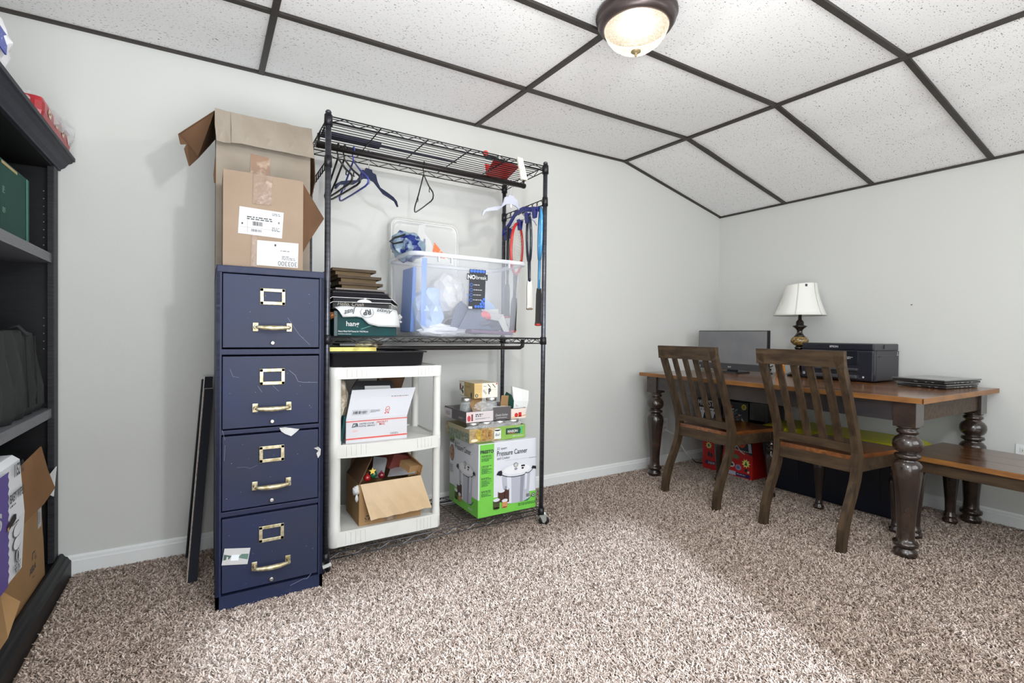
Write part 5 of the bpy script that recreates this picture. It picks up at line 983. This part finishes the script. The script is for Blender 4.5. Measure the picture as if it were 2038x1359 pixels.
t.part('carton_body', MB().bb((-4.745, -1.08, zb_), (-4.47, -.735, .262)), cardo_m); t.part('flap', MB().slab([(-4.468, -.98, .262), (-4.468, -.70, .262), (-4.43, -.665, .20), (-4.44, -.74, .125), (-4.45, -.98, .11)], .003), cardo_m)
t = Thing('wipes_box', 'white and purple baby wipes carton with a handle slot, on the bottom bookshelf', 'carton', (-4.60, -.78, .263))
mb = MB(); x0 = -4.455
secs = [[(x0, -1.05, .263), (x0, -.532, .263), (x0-.25, -.532, .263), (x0-.25, -1.05, .263)], [(x0+.006, -1.05, .45), (x0+.006, -.526, .45), (x0-.25, -.526, .45), (x0-.25, -1.05, .45)], [(x0-.002, -1.05, .634), (x0-.004, -.534, .632), (x0-.25, -.534, .640), (x0-.25, -1.05, .64)], [(x0-.016, -1.04, .652), (x0-.02, -.545, .650), (x0-.24, -.545, .65), (x0-.24, -1.04, .652)]]
mb.loft(secs); t.part('carton', mb, M('wipes_white', (228, 230, 234), .4))
it = [('p', [(0, 0), (.355, 0)]+[(.355+.010*(k % 2), .02+.0135*k) for k in range(26)]+[(0, .355)], purple_m, 1), ('t', '1152 12', .412, .328, .095, ink_m, 2, {'bold': .03, 'ys': 1.8}), ('t', 'BABY WIPES', .372, .252, .14, ink_m, 2, {'bold': .02, 'ys': 1.5}), ('lines', .372, .238, .10, .005, 1, ink_m, 2), ('lines', .38, .275, .10, .003, 1, inkg_m, 2), ('lines', .39, .175, .10, .004, 1, ink_m, 2),
      ('e', .44, .147, .04, .022, inkg_m, 2), ('e', .44, .149, .038, .020, M('wipes_white', (228, 230, 234), .4), 3), ('e', .44, .105, .04, .022, inkg_m, 2), ('e', .44, .107, .038, .020, M('wipes_white', (228, 230, 234), .4), 3),
      ('e', .445, .064, .020, .024, ink_m, 2), ('e', .445, .064, .017, .021, M('wipes_white', (228, 230, 234), .4), 3), ('p', [(.438, .046), (.446, .046), (.452, .062), (.446, .082), (.440, .080), (.436, .062)], ink_m, 4), ('t', 'DO NOT', .415, .026, .060, ink_m, 2, {'bold': .02, 'ys': 1.5}), ('t', 'FLUSH', .42, .010, .050, ink_m, 2, {'bold': .02, 'ys': 1.4}),
      ('t', 'wipes', .06, .20, .24, paper_m, 2, {'bold': .02}), ('t', 'baby', .10, .10, .18, paper_m, 2, {'bold': .02}), ('p', [(.34, .192), (.40, .212), (.425, .206), (.425, .190), (.40, .183), (.34, .172)], M('slot_dark', (40, 30, 24), .8), 5), ('p', [(.34, .172), (.352, .176), (.358, .186), (.34, .186)], M('slot_card', (190, 150, 90), .8), 6)]
prints((x0+.0065, -1.05, .267), (0, 1, 0), (0, 0, 1), it).build('carton_print', None, t.e, t.base)
# red packet in film and a white-blue bag on top
zt_ = 1.8065
t = Thing('napkin_pack', 'red floral napkin pack in clear film on top of the black bookcase', 'pack', (-4.475, -.30, zt_), local=True, rot=(0, .0, 0))
mb = MB(); mb.box((0, .05, .048), (.12, .42, .075), rotm(-.02, 0, 0), bev=.022); t.part('pack', mb, M('napkin_red', (176, 34, 44), .3, noise=1, nscale=16, ncol=(150, 22, 34)))
it = []
for k in range(4):
    cx_, cy_ = .07+k*.095, .024
    for j in range(6): a = j*PI/3; it.append(('e', cx_+.013*math.cos(a), cy_+.010*math.sin(a), .008, .007, cream_m, 1))
    it.append(('e', cx_, cy_, .006, .005, M('leaf_dark', (70, 80, 40), .5), 2))
R_ = rotm(-.02, 0, 0); o_ = V(0, .05, .048)+R_@V(.0605, -.20, -.025)
prints(o_, R_@V(0, 1, 0), R_@V(0, 0, 1), it).build('flower_print', None, t.e, (0, 0, 0))
mb = MB(); mb.blob((.0, .05, .065), (.14, .44, .11), .25, 2.5, 81, sub=3, flat=True); mb.blob((.02, .225, .07), (.12, .10, .13), .3, 2.5, 82, sub=2, flat=True); t.part('film', mb, plastic_clear('napkin_film', (226, 226, 228), 0.45, 0.12))
t = Thing('plastic_bag', 'white plastic bag with blue print on top of the bookcase, nearest the camera', 'plastic bag', (-4.50, -.84, zt_))
mb = MB(); mb.blob((-4.49, -.80, 1.91), (.13, .24, .18), .3, 2.2, 84, flat=True); t.part('body', mb, M('bag_gloss', (228, 228, 232), .3, bump=.3, bscale=30))
t.part('blue_band', MB().slab([(-4.420, -.95, 1.868), (-4.420, -.81, 1.866), (-4.420, -.80, 1.925), (-4.420, -.95, 1.925)], .004), M('bag_blue', (40, 62, 160), .35, noise=1, nscale=60, ncol=(190, 200, 226), thresh=(.62, .66)))

# ================================================================ DESK
TX0, TX1, TY0, TY1, TZ = -1.085, -.022, -1.872, -.095, .797
t = Thing('desk', 'long wooden desk table with honey-brown plank top and turned dark legs', 'desk', ((TX0+TX1)/2, (TY0+TY1)/2, 0.0))
mb = MB(); n = 6
for k in range(n):
    a = TX0+.006+(TX1-TX0-.012)*k/n; b_ = TX0+.006+(TX1-TX0-.012)*(k+1)/n; mb.bb((a+.0006, TY0+.004, TZ-.024), (b_-.0006, TY1-.004, TZ), bev=.0012)
t.part('tabletop', mb, top_m)
mb = MB(); mb.bb((TX0, TY0, TZ-.026), (TX0+.006, TY1, TZ-.0005), bev=.001); mb.bb((TX0, TY0, TZ-.026), (TX1, TY0+.004, TZ-.0005)); t.part('top_edge', mb, topedge_m)
ix = .055
mb = MB(); mb.bb((TX0+ix, TY0+ix+.02, .672), (TX0+ix+.022, TY1-ix-.02, TZ-.026)); t.part('apron', mb, M('apron_dark', (42, 42, 50), .3, noise=1, nscale=4, ncol=(72, 62, 54), stretch=(4, .8, 4), coat=.2))
t.part('apron', MB().bb((TX1-ix-.022, TY0+ix+.02, .672), (TX1-ix, TY1-ix-.02, TZ-.026)), wdarkh_m)
for y in (TY0+ix+.002, TY1-ix-.024): t.part('apron', MB().bb((TX0+ix+.03, y, .672), (TX1-ix-.03, y+.022, TZ-.026)), wdarkh_m)
LP = [(.030, .004), (.046, .012), (.050, .026), (.048, .040), (.038, .050), (.038, .056), (.050, .062), (.053, .072), (.050, .082), (.040, .086), (.037, .10), (.036, .14), (.041, .22), (.050, .32), (.059, .40), (.062, .435), (.059, .462), (.047, .478), (.036, .484), (.042, .490), (.052, .496), (.054, .504), (.050, .512), (.036, .516), (.034, .520), (.048, .526), (.058, .540), (.062, .558), (.060, .578), (.050, .594), (.037, .604), (.034, .610), (.044, .616), (.047, .624), (.044, .632), (.034, .637), (.045, .642), (.047, .650)]
for X in (TX0+ix+.045-.012, TX1-ix-.045+.012):
    for Y in (TY0+ix+.033, TY1-ix-.033):
        mb = MB(); mb.lathe(LP, (X, Y, 0), 32); mb.bb((X-.047, Y-.047, .648), (X+.047, Y+.047, TZ-.027), bev=.002); t.part('leg', mb, wleg_m)

# ================================================================ CHAIRS
def make_chair(label, loc, rz, group=None):
    """faces +x; origin on the floor midway between the rear feet"""
    t = Thing('dining_chair', label, 'chair', loc, local=True, rot=(0, 0, rz)); hw = .208
    prof = [(-.032, .004), (-.030, .05), (-.018, .12), (.012, .20), (.052, .28), (.082, .35), (.098, .42), (.098, .49), (.074, .58), (.034, .69), (-.006, .79), (-.052, .90), (-.084, .985)]
    for s_ in (-1, 1):
        mb = MB(); secs = []
        for x, z in prof:
            d = .040 if z < .12 else (.046 if z < .56 else .034); y = s_*(hw-.0*z); secs.append([V(x-d/2-.004, y-.017, z), V(x+d/2, y-.017, z), V(x+d/2, y+.017, z), V(x-d/2-.004, y+.017, z)])
        mb.loft(secs); t.part('rear_leg', mb, wdark_m)
    # curved top rail
    def rail(z0, z1, xo, half, bow, th, name, m):
        mb = MB(); secs = []
        for k in range(13):
            u = -1+2*k/12; x = xo+bow*(1-u*u); secs.append([V(x-th/2, u*half, z0), V(x+th/2, u*half, z0), V(x+th/2-.008*(z1-z0)/.08, u*half, z1), V(x-th/2-.010*(z1-z0)/.08, u*half, z1)])
        mb.loft(secs); t.part(name, mb, m)
    rail(.928, 1.012, -.078, .232, .022, .026, 'top_rail', wdarkh_m)
    rail(.492, .535, .082, .195, .014, .022, 'lower_rail', wdarkh_m)
    for k in range(4):
        y = -.208+.416*(k+1)/5; b0 = .014*(1-(y/.195)**2); b1 = .022*(1-(y/.232)**2); mb = MB(); secs = []
        for f in (0, .25, .5, .75, 1):
            z = .530+(.932-.530)*f; x = .082+b0+(-.072+b1-.082-b0)*f + .004*math.sin(PI*f); secs.append([V(x-.006, y-.019, z), V(x+.006, y-.019, z), V(x+.006, y+.019, z), V(x-.006, y+.019, z)])
        mb.loft(secs); t.part('slat', mb, wdark_m)
    mb = MB(); mb.prism([(.082, -.192), (.52, -.228), (.548, -.20), (.548, .20), (.52, .228), (.082, .192)], lambda u, v, w_: (u, v, w_), .452, .474); t.part('seat', mb, seat_m)
    mb = MB(); mb.bb((.080, -.192, .388), (.100, .192, .452)); mb.bb((.505, -.19, .388), (.525, .19, .452)); 
    for s_ in (-1, 1): mb.loft([[V(.10, s_*.188, .388), V(.10, s_*.208, .388), V(.10, s_*.208, .452), V(.10, s_*.188, .452)], [V(.50, s_*.200, .388), V(.50, s_*.220, .388), V(.50, s_*.220, .452), V(.50, s_*.200, .452)]])
    t.part('seat_frame', mb, wdarkh_m)
    fp = [(.018, .004), (.027, .010), (.030, .022), (.028, .032), (.020, .038), (.022, .046), (.019, .056), (.017, .07), (.020, .12), (.027, .20), (.032, .26), (.033, .285), (.030, .305), (.022, .314), (.020, .320), (.028, .326), (.030, .334), (.027, .341), (.020, .345), (.022, .352), (.030, .358), (.031, .366), (.025, .374), (.024, .385)]
    for s_ in (-1, 1):
        mb = MB(); mb.lathe(fp, (.512, s_*.205, 0), 24); mb.bb((.487, s_*.205-.024, .380), (.537, s_*.205+.024, .452), bev=.002); t.part('front_leg', mb, wleg_m)
    return t
make_chair('dark slatted wooden chair at the desk end nearest the room corner', (-1.205, -.700, 0), math.radians(-2.5))
make_chair('dark slatted wooden chair in front of the printer, nearest the camera', (-1.185, -1.397, 0), math.radians(-2.5))

# ================================================================ BENCH
t = Thing('bench', 'low dark bench with brown plank seat beside the right end of the desk', 'bench', (-.470, -2.118, 0), local=True, rot=(0, 0, math.radians(-2)))
mb = MB()
for k in range(3): mb.bb((-.275+.55*k/3+.001, -.46, .438), (-.275+.55*(k+1)/3-.001, .46, .462), bev=.001)
t.part('seat', mb, wood_top('bench_wood', (62, 40, 26), (92, 60, 38), (122, 84, 54), 'y'))
t.part('seat_edge', MB().bb((-.279, -.46, .437), (-.275, .46, .4615)), topedge_m)
mb = MB(); mb.bb((-.250, -.42, .375), (-.232, .42, .438)); mb.bb((.232, -.42, .375), (.250, .42, .438)); mb.bb((-.235, -.42, .375), (.235, -.402, .438)); mb.bb((-.235, .402, .375), (.235, .42, .438)); t.part('apron', mb, wdarkh_m)
bp = [(.022, .004), (.033, .012), (.036, .024), (.033, .034), (.026, .040), (.030, .046), (.031, .053), (.026, .06), (.024, .08), (.026, .14), (.036, .26), (.044, .34), (.043, .365), (.034, .378)]
for a in (-1, 1):
    for b_ in (-1, 1):
        mb = MB(); mb.lathe(bp, (a*.222, b_*.400, 0), 24); t.part('leg', mb, wleg_m)

# ================================================================ ON THE DESK
DZ = TZ+.001
t = Thing('computer_monitor', 'black flat monitor with a glossy screen on the desk, room reflection painted in grey', 'monitor', (-.41, -.43, DZ))
x = -.44; y0, y1, z0, z1 = -.730, -.135, .822, 1.127
t.part('housing', MB().bb((x, y0, z0), (x+.035, y1, z1), bev=.004), blkpl_m)
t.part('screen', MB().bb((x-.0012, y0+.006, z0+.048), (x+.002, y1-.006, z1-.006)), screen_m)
t.part('chin', MB().bb((x-.002, y0, z0), (x+.004, y1, z0+.046), bev=.002), M('chin_grey', (58, 58, 62), .35))
prints((x-.0022, y1, z0), (0, -1, 0), (0, 0, 1), [('t', 'acer', .275, .018, .03, paper_m, 0, {'bold': .03}), ('r', .006, .006, .018, .018, M('sticker_grey', (170, 174, 180), .4), 0)]).build('marks', None, t.e, t.base)
mb = MB(); mb.bb((x+.02, -.47, DZ+.01), (x+.04, -.39, .90)); mb.loft([[V(x-.06, -.52, DZ), V(x+.12, -.52, DZ), V(x+.12, -.34, DZ), V(x-.06, -.34, DZ)], [V(x-.055, -.515, DZ+.010), V(x+.115, -.515, DZ+.010), V(x+.115, -.345, DZ+.010), V(x-.055, -.345, DZ+.010)]]); t.part('stand', mb, blkpl_m)
# table lamp
lx, ly = -.225, -.842
t = Thing('table_lamp', 'table lamp with white bell shade and black and brown turned base', 'table lamp', (lx, ly, DZ))
prof = [(.075, DZ), (.078, DZ+.008), (.070, DZ+.018), (.048, DZ+.030), (.030, DZ+.060), (.024, DZ+.10), (.026, DZ+.14), (.018, DZ+.165), (.020, .985), (.030, .996), (.034, 1.003), (.026, 1.012), (.022, 1.018)]
t.part('base', MB().lathe(prof, (lx, ly, 0), 32), lampblk_m)
t.part('globe', MB().lathe([(.022, 1.018), (.040, 1.026), (.056, 1.042), (.060, 1.058), (.054, 1.072), (.044, 1.082), (.036, 1.086)], (lx, ly, 0), 32), lampbrn_m)
t.part('neck', MB().lathe([(.038, 1.086), (.030, 1.096), (.020, 1.112), (.018, 1.128), (.026, 1.142), (.044, 1.156), (.050, 1.162), (.040, 1.166), (.026, 1.172), (.027, 1.188), (.022, 1.200), (.012, 1.210), (.011, 1.30)], (lx, ly, 0), 32), lampblk_m)
mb = MB(); n = 48; secs = []
sx, sy = .03*0, .012
for f in (0, .12, .3, .5, .75, .97, 1):
    r = .172+(.104-.172)*(1-(1-f)**1.6); z = 1.240+.222*f; R = []
    for k in range(n):
        a = 2*PI*k/n; rr_k = r*(1-.018*abs(math.sin(3*a))); R.append(mb.v((lx+rr_k*math.cos(a), ly+sy*(f-.5)*-.6+rr_k*math.sin(a), z+.010*f*math.sin(a+PI))))
    secs.append(R)
for A, B in zip(secs, secs[1:]): mb.bridge(A, B)
o = t.part('lamp_shade', mb, shade_m); m_ = o.modifiers.new('thick', 'SOLIDIFY'); m_.thickness = .0025
mb = MB()
for k in range(6):
    a = 2*PI*k/6+.35; mb.tube([(lx+(r_+.001)*math.cos(a), ly+sy*(f-.5)*-.6+(r_+.001)*math.sin(a), 1.240+.222*f+.010*f*math.sin(a+PI)) for f, r_ in ((0, .172), (.12, .1586), (.3, .142), (.5, .1263), (.75, .1114), (1, .104))], .0022, 5)
t.part('shade_piping', mb, M('piping', (206, 206, 198), .8), o)
t.part('torn_spot', MB().box((lx-.070, ly-.076, 1.452), (.010, .014, .018), rotm(0, 0, .8)), dark_m, o)
# printer
t = Thing('printer', 'black box-shaped inkjet printer on the desk beside the lamp', 'printer', (-.19, -1.165, DZ))
px0, px1, py0, py1, pz1 = -.372, -.015, -1.378, -.935, 1.044
pm = M('printer_black', (24, 25, 36), .3, coat=.2); ps = M('printer_side', (56, 54, 58), .5)
t.part('body', MB().bb((px0, py0, DZ+.006), (px1, py1, 1.0), bev=.010), pm)
t.part('scanner_lid', MB().bb((px0+.004, py0+.002, .999), (px1, py1-.002, pz1), bev=.008), pm)
mb = MB(); mb.bb((px0+.035, py0-.0015, DZ+.014), (px1-.006, py0+.004, .968)); mb.bb((px0+.035, py0-.0015, .972), (px1-.006, py0+.004, .996)); t.part('side_panel', mb, ps)
mb = MB(); mb.bb((px0+.14, py0-.003, 1.010), (px0+.26, py0+.004, pz1-.006), bev=.002); t.part('lid_grip', mb, pm); mb = MB(); mb.bb((px0+.06, py0-.0025, .955), (px0+.095, py0+.002, .968)); t.part('port', mb, dark_m); t.part('side_tab', MB().bb((px1-.03, py0-.003, .965), (px1-.024, py0+.002, .992)), paper_m)
t.part('front_panel', MB().bb((px0-.006, py0+.085, .905), (px0+.004, py0+.245, .998), bev=.004), M('panel_dark', (20, 24, 34), .2, coat=.4))
mb = MB(); mb.bb((px0-.022, py0+.085, .868), (px0+.02, py0+.34, .886), bev=.006); mb.bb((px0-.028, py0+.085, .818), (px0+.02, py0+.34, .842), bev=.006); t.part('output_tray', mb, M('tray_gloss', (58, 60, 66), .2, coat=.4))
t.part('tray_gap', MB().bb((px0-.0015, py0+.09, .842), (px0+.01, py0+.33, .868)), dark_m)
prints((px0-.007, py1, 0), (0, -1, 0), (0, 0, 1), [('t', 'EPSON', .188, 1.016, .052, paper_m, 0, {'bold': .03}), ('t', 'WorkForce', .285, .952, .042, paper_m, 0, {'bold': .02}), ('lines', .295, .944, .024, .004, 1, paper_m, 0), ('e', .390, .830, .006, .006, paper_m, 0), ('lines', .352, .820, .04, .002, 1, inkg_m, 0), ('r', .018, .828, .014, .016, paper_m, 0), ('r', .021, .833, .008, .004, pm, 1), ('r', .021, .839, .011, .003, pm, 1)]).build('marks', None, t.e, t.base)
# laptops
def laptop(label, cx_, cy_, z, rz, lx_, ly_, th):
    t = Thing('laptop', label, 'laptop', (cx_, cy_, z), local=True, rot=(0, 0, rz)); mb = MB()
    mb.box((0, 0, th*.28), (lx_-.01, ly_-.008, th*.5), bev=.004); t.part('base', mb, M('laptop_black', (24, 24, 26), .3, coat=.3)); t.part('lid', MB().box((0, 0, th*.80), (lx_, ly_, th*.34), bev=.003), M('laptop_lid', (120, 122, 124), .22, metal=.75, coat=.4))
    mb = MB(); 
    for k, w_ in ((-.09, .012), (-.06, .016), (-.02, .026), (.04, .014), (.08, .020)): mb.bb((k, -ly_/2+.0035, th*.20), (k+w_, -ly_/2+.006, th*.36))
    for k, w_ in ((-.08, .014), (-.045, .008), (.0, .018)): mb.bb((-lx_/2+.0042, k, th*.20), (-lx_/2+.007, k+w_, th*.36))
    t.part('ports', mb, steel_m)
laptop('lower of two closed black laptops stacked at the right end of the desk', -.235, -1.652, DZ, math.radians(-6), .36, .25, .026)
laptop('upper of two closed black laptops stacked at the right end of the desk', -.240, -1.648, DZ+.0275, math.radians(-8), .38, .27, .024)
mb = MB(); mb.lathe([(.026, DZ), (.030, DZ+.006), (.030, DZ+.052), (.026, DZ+.062), (.024, DZ+.070), (.027, DZ+.074), (.027, DZ+.09), (.024, DZ+.093)], (-.43, -.822, 0), 20); solo('amber_bottle', mb, amber_m, 'amber orange ribbed bottle standing on the desk behind the chair slats', 'bottle', (-.43, -.822, DZ))
mb = MB(); rr = random.Random(6)
pts = [(-.47+.03*math.sin(k*1.3), -.765+.012*math.cos(k*2.1), DZ+.008+k*.006) for k in range(12)]; mb.tube(pts, .004, 6); solo('cable_coil', mb, dark_m, 'small tangle of black cable on the desk right of the monitor', 'cable', (-.47, -.765, DZ))

# ================================================================ UNDER THE DESK
t = Thing('storage_tote', 'big black plastic tote with a yellow lid under the desk', 'storage tote', (-.27, -1.14, 0.004))
ux0, ux1, uy0, uy1 = -.50, -.055, -1.575, -.700
S = [rrect(ux0+e, ux1-e, uy0+e, uy1-e, .03, z) for e, z in ((.045, .004), (.012, .36), (.008, .40))]
mb = MB(); rs = [[mb.v(p) for p in sec] for sec in S]; mb.face(rs[0]); mb.face(rs[-1])
for A, B in zip(rs, rs[1:]): mb.bridge(A, B, None, False)
tm = M('tote_black', (24, 27, 38), .35); t.part('tub', mb, tm)
mb = MB()
for yc in (-1.38, -1.14, -.90):
    for dy in (-.075, .075): mb.loft([[V(ux0+.033, yc+dy-.012, .10), V(ux0+.033, yc+dy+.012, .10), V(ux0+.05, yc+dy+.012, .10), V(ux0+.05, yc+dy-.012, .10)], [V(ux0+.008, yc+dy-.012, .34), V(ux0+.008, yc+dy+.012, .34), V(ux0+.03, yc+dy+.012, .34), V(ux0+.03, yc+dy-.012, .34)]])
t.part('rib', mb, tm)
mb = MB(); rs = [[mb.v(p) for p in rrect(ux0+e, ux1-e, uy0+e, uy1-e, .03, z)] for e, z in ((.002, .398), (-.006, .402), (-.006, .425), (.004, .432), (.03, .446), (.04, .450))]; mb.face(rs[-1])
for A, B in zip(rs, rs[1:]): mb.bridge(A, B, None, False)
for k in range(12): y = uy0+.06+k*(uy1-uy0-.12)/11; mb.bb((ux0-.002, y-.004, .402), (ux0+.06, y+.004, .447))
t.part('lid', mb, yellow_m)
t = Thing('activity_kit_box', 'red DIY kit box with pictures standing under the desk', 'kit box', (-.41, -.435, 0.004))
t.part('carton', MB().bb((-.47, -.648, .006), (-.16, -.215, .305), bev=.002), M('kit_red', (176, 28, 26), .4))
yl = M('burst_yellow', (226, 220, 120), .5)
def burst(cx_, cy_, r, m, l): return ('p', [(cx_+(r if k % 2 == 0 else r*.6)*math.cos(k*PI/9), cy_+(r if k % 2 == 0 else r*.6)*math.sin(k*PI/9)) for k in range(18)], m, l)
kd = M('kit_dark', (28, 34, 48), .4); kb = M('kit_navy', (40, 36, 84), .4)
it = [('p', [(0, .30), (0, .278), (.12, .272), (.433, .185), (.433, .30)], kd, 0), ('t', 'DIY', .215, .215, .095, paper_m, 2, {'bold': .04, 'rot': -.12}), ('e', .345, .262, .032, .030, M('kit_orange', (200, 80, 50), .5), 2), ('e', .345, .262, .016, .015, M('kit_face', (120, 60, 50), .5), 3), ('p', [(.30, .25), (.305, .25), (.34, .205), (.375, .19), (.37, .185), (.335, .198)], paper_m, 2), ('p', [(.395, .275), (.42, .272), (.428, .205), (.405, .205)], M('kit_pale', (170, 176, 190), .5), 2),
      ('lines', .22, .205, .19, .006, 1, paper_m, 2), burst(.058, .195, .030, yl, 1), ('e', .058, .195, .012, .014, M('kit_teal', (60, 130, 110), .5), 2), burst(.383, .120, .036, yl, 1), ('p', [(.370, .105), (.396, .105), (.383, .138)], M('kit_green', (50, 100, 50), .5), 2),
      ('e', .30, .155, .026, .018, M('kit_green2', (90, 110, 80), .5), 1), ('e', .245, .150, .020, .014, M('kit_brown', (120, 80, 50), .5), 1), ('e', .262, .090, .028, .022, M('kit_disc', (196, 200, 190), .5), 1), ('e', .262, .090, .018, .010, kd, 2), ('e', .320, .078, .026, .022, M('kit_disc2', (140, 130, 160), .5), 1), ('e', .32, .078, .014, .012, M('kit_disc3', (90, 90, 130), .5), 2), ('e', .06, .125, .012, .020, kd, 1), ('e', .085, .12, .010, .018, kd, 1), ('e', .385, .068, .014, .012, kd, 1), ('e', .402, .058, .010, .010, M('kit_peach', (214, 170, 140), .5), 1),
      ('r', .03, .045, .09, .028, kb, 1), ('lines', .055, .060, .06, .005, 2, paper_m, 2), ('r', .03, .245, .07, .022, kb, 1), ('t', 'MAGIC', .05, .250, .04, paper_m, 2, {'bold': .03}), ('r', .20, .012, .10, .030, M('kit_pale', (170, 176, 190), .5), 1), ('r', .30, .012, .115, .026, kb, 1), ('lines', .31, .024, .095, .006, 1, paper_m, 2)]
prints((-.471, -.215, .006), (0, -1, 0), (0, 0, 1), it).build('print', None, t.e, t.base)
t = Thing('black_case', 'flat black case on top of the red kit box under the desk', 'case', (-.30, -.42, .307)); t.part('body', MB().bb((-.45, -.70, .4555-.148), (-.12, -.20, .372), bev=.006), dark_m)
t = Thing('can_carton', 'black drink carton with white lettering under the desk behind the chair slats', 'carton', (-.32, -.235, .374)); t.part('carton', MB().bb((-.42, -.345, .374), (-.20, -.115, .568), bev=.002), M('carton_black', (22, 22, 28), .4))
mw = M('print_white2', (214, 216, 222), .5)
it = [('t', 'MONSTER', .012, .135, .20, mw, 1, {'bold': .02, 'ys': 1.5})]
for cx_ in (.055, .15):
    it += [('p', [(cx_-.030, .12), (cx_+.030, .12), (cx_+.034, .085), (cx_+.016, .078), (cx_+.006, .03), (cx_, .01), (cx_-.006, .03), (cx_-.016, .078), (cx_-.034, .085)], mw, 1), ('e', cx_-.012, .102, .007, .005, inkg_m, 2), ('e', cx_+.012, .102, .007, .005, inkg_m, 2)]
prints((-.4205, -.115, .374), (0, -1, 0), (0, 0, 1), it).build('print', None, t.e, t.base)
t = Thing('board_game_box', 'black game box with colourful picture and round yellow sticker under the desk', 'game box', (-.32, -.465, .374)); t.part('carton', MB().bb((-.42, -.575, .374), (-.20, -.355, .572), bev=.002), M('carton_black', (22, 22, 28), .4))
it = [('e', .185, .165, .020, .022, M('sticker_yellow', (200, 190, 70), .5), 1), ('e', .185, .165, .012, .014, M('sticker_brown', (140, 130, 50), .5), 2)]
rr = random.Random(33); pal = [M('art_%d' % i, c, .5) for i, c in enumerate(((150, 156, 160), (110, 150, 150), (170, 70, 60), (60, 66, 76), (190, 186, 180), (70, 90, 120)))]
for k in range(60):
    a = rr.gauss(.105, .038); b_ = rr.gauss(.095, .035)
    if .03 < a < .185 and .025 < b_ < .175: it.append(('p', [(a+rr.uniform(-.022, .022), b_+rr.uniform(-.018, .018)) for _ in range(3)], rr.choice(pal), 1+k % 3))
it += [('lines', .03, .050, .11, .010, 1, pal[4], 4), ('lines', .045, .075, .06, .008, 1, pal[4], 4), ('e', .19, .045, .012, .014, mw, 4), ('e', .194, .025, .014, .010, mw, 4)]
prints((-.4205, -.355, .374), (0, -1, 0), (0, 0, 1), it).build('print', None, t.e, t.base)
t = Thing('dark_box', 'plain dark box right of the colourful game box under the desk', 'box', (-.32, -.66, .45)); t.part('carton', MB().bb((-.42, -.73, .4525), (-.20, -.585, .585), bev=.002), M('carton_brown_black', (30, 28, 26), .4, noise=1, nscale=14, ncol=(60, 58, 52), thresh=(.5, .7)))
# outlets, cord and nail
def outlet(name, label, c, n_):
    t = Thing(name, label, 'outlet', c); c = V(*c); n_ = V(*n_); u = V(-n_.y, n_.x, 0)
    def B(du, dz_, w_, h, d0, d1): a = c+u*(du-w_/2)+n_*d0+V(0, 0, dz_-h/2); b_ = c+u*(du+w_/2)+n_*d1+V(0, 0, dz_+h/2); return a, b_
    a, b_ = B(0, 0, .07, .115, 0, .005); t.part('cover_plate', MB().bb(a, b_, bev=.002), trim_m)
    for z in (-.024, .024):
        a, b_ = B(0, z, .034, .028, .005, .0065); p = t.part('socket', MB().bb(a, b_, bev=.001), whpl_m); mb = MB()
        for du in (-.006, .006): a, b_ = B(du, z, .002, .009, .0065, .007); mb.bb(a, b_)
        t.part('slots', mb, dark_m, p)
    return t
outlet('wall_outlet', 'white electrical outlet on the back wall behind the desk leg', (-.685, 0, .34), (0, -1, 0))
outlet('wall_outlet', 'white electrical outlet on the right wall above the bench', (0, -1.975, .43), (-1, 0, 0))
mb = MB(whpl_m); mb.tube([(-.70, -.02, .31), (-.68, -.05, .29), (-.645, -.08, .27), (-.60, -.10, .19), (-.55, -.12, .11), (-.51, -.14, .07)], .0045, 8, m=whpl_m); mb.tube([(-.51, -.14, .07), (-.47, -.15, .035), (-.40, -.16, .022), (-.30, -.17, .020)], .0042, 8, m=dark_m)
solo('power_cord', mb, None, 'white and black cord curving down from the wall outlet to the carpet', 'cord', (-.6, -.1, .02))
mb = MB(); mb.tube([(-.27, -1.455, .70), (-.10, -1.44, .66), (-.03, -1.44, .45)], .003, 6); solo('power_cord', mb, dark_m, 'thin black cord hanging behind the desk against the right wall', 'cord', (-.03, -1.44, .45))
mb = MB(); mb.lathe([(.0018, 0), (.0018, .018), (.0032, .018), (.0032, .0195)], seg=8, fn=lambda a, r, z: (-z, -1.44+r*math.cos(a), 1.303+r*math.sin(a)-.2*z)); solo('wall_nail', mb, dark_m, 'single dark nail in the right wall above the printer', 'nail', (0, -1.44, 1.303))

# ================================================================ shared groups of the repeats
GR = {'coat_hanger': 'hangers on the garment rack', 'racket': 'rackets hanging at the right of the rack', 'picture_frame': 'wooden picture frames', 'mason_jar': 'glass canning jars in the trays', 'jar_tray': 'jar trays on the canner carton', 'dining_chair': 'dining chairs at the desk', 'book': 'brown books on the upper bookshelf', 'laptop': 'laptops stacked on the desk', 'bauble': 'baubles in the box of decorations', 'wall_outlet': 'electrical outlets', 'wood_board': 'boards leaning beside the cabinet', 'cardboard_box': 'open brown cardboard boxes', 'paper_scrap': 'torn paper scraps on the cabinet', 'brown_stuffing': 'brown stuffing beside the teal box', 'crumpled_bag': 'crumpled plastic bags', 'shrink_wrap': 'torn shrink wrap on the trays', 'power_cord': 'cords by the desk', 'fabric_bundle': 'cloths in the clear bin'}
for o in list(bpy.data.objects):
    k = o.name.split('.')[0]
    if o.parent is None and k in GR: o['group'] = GR[k]
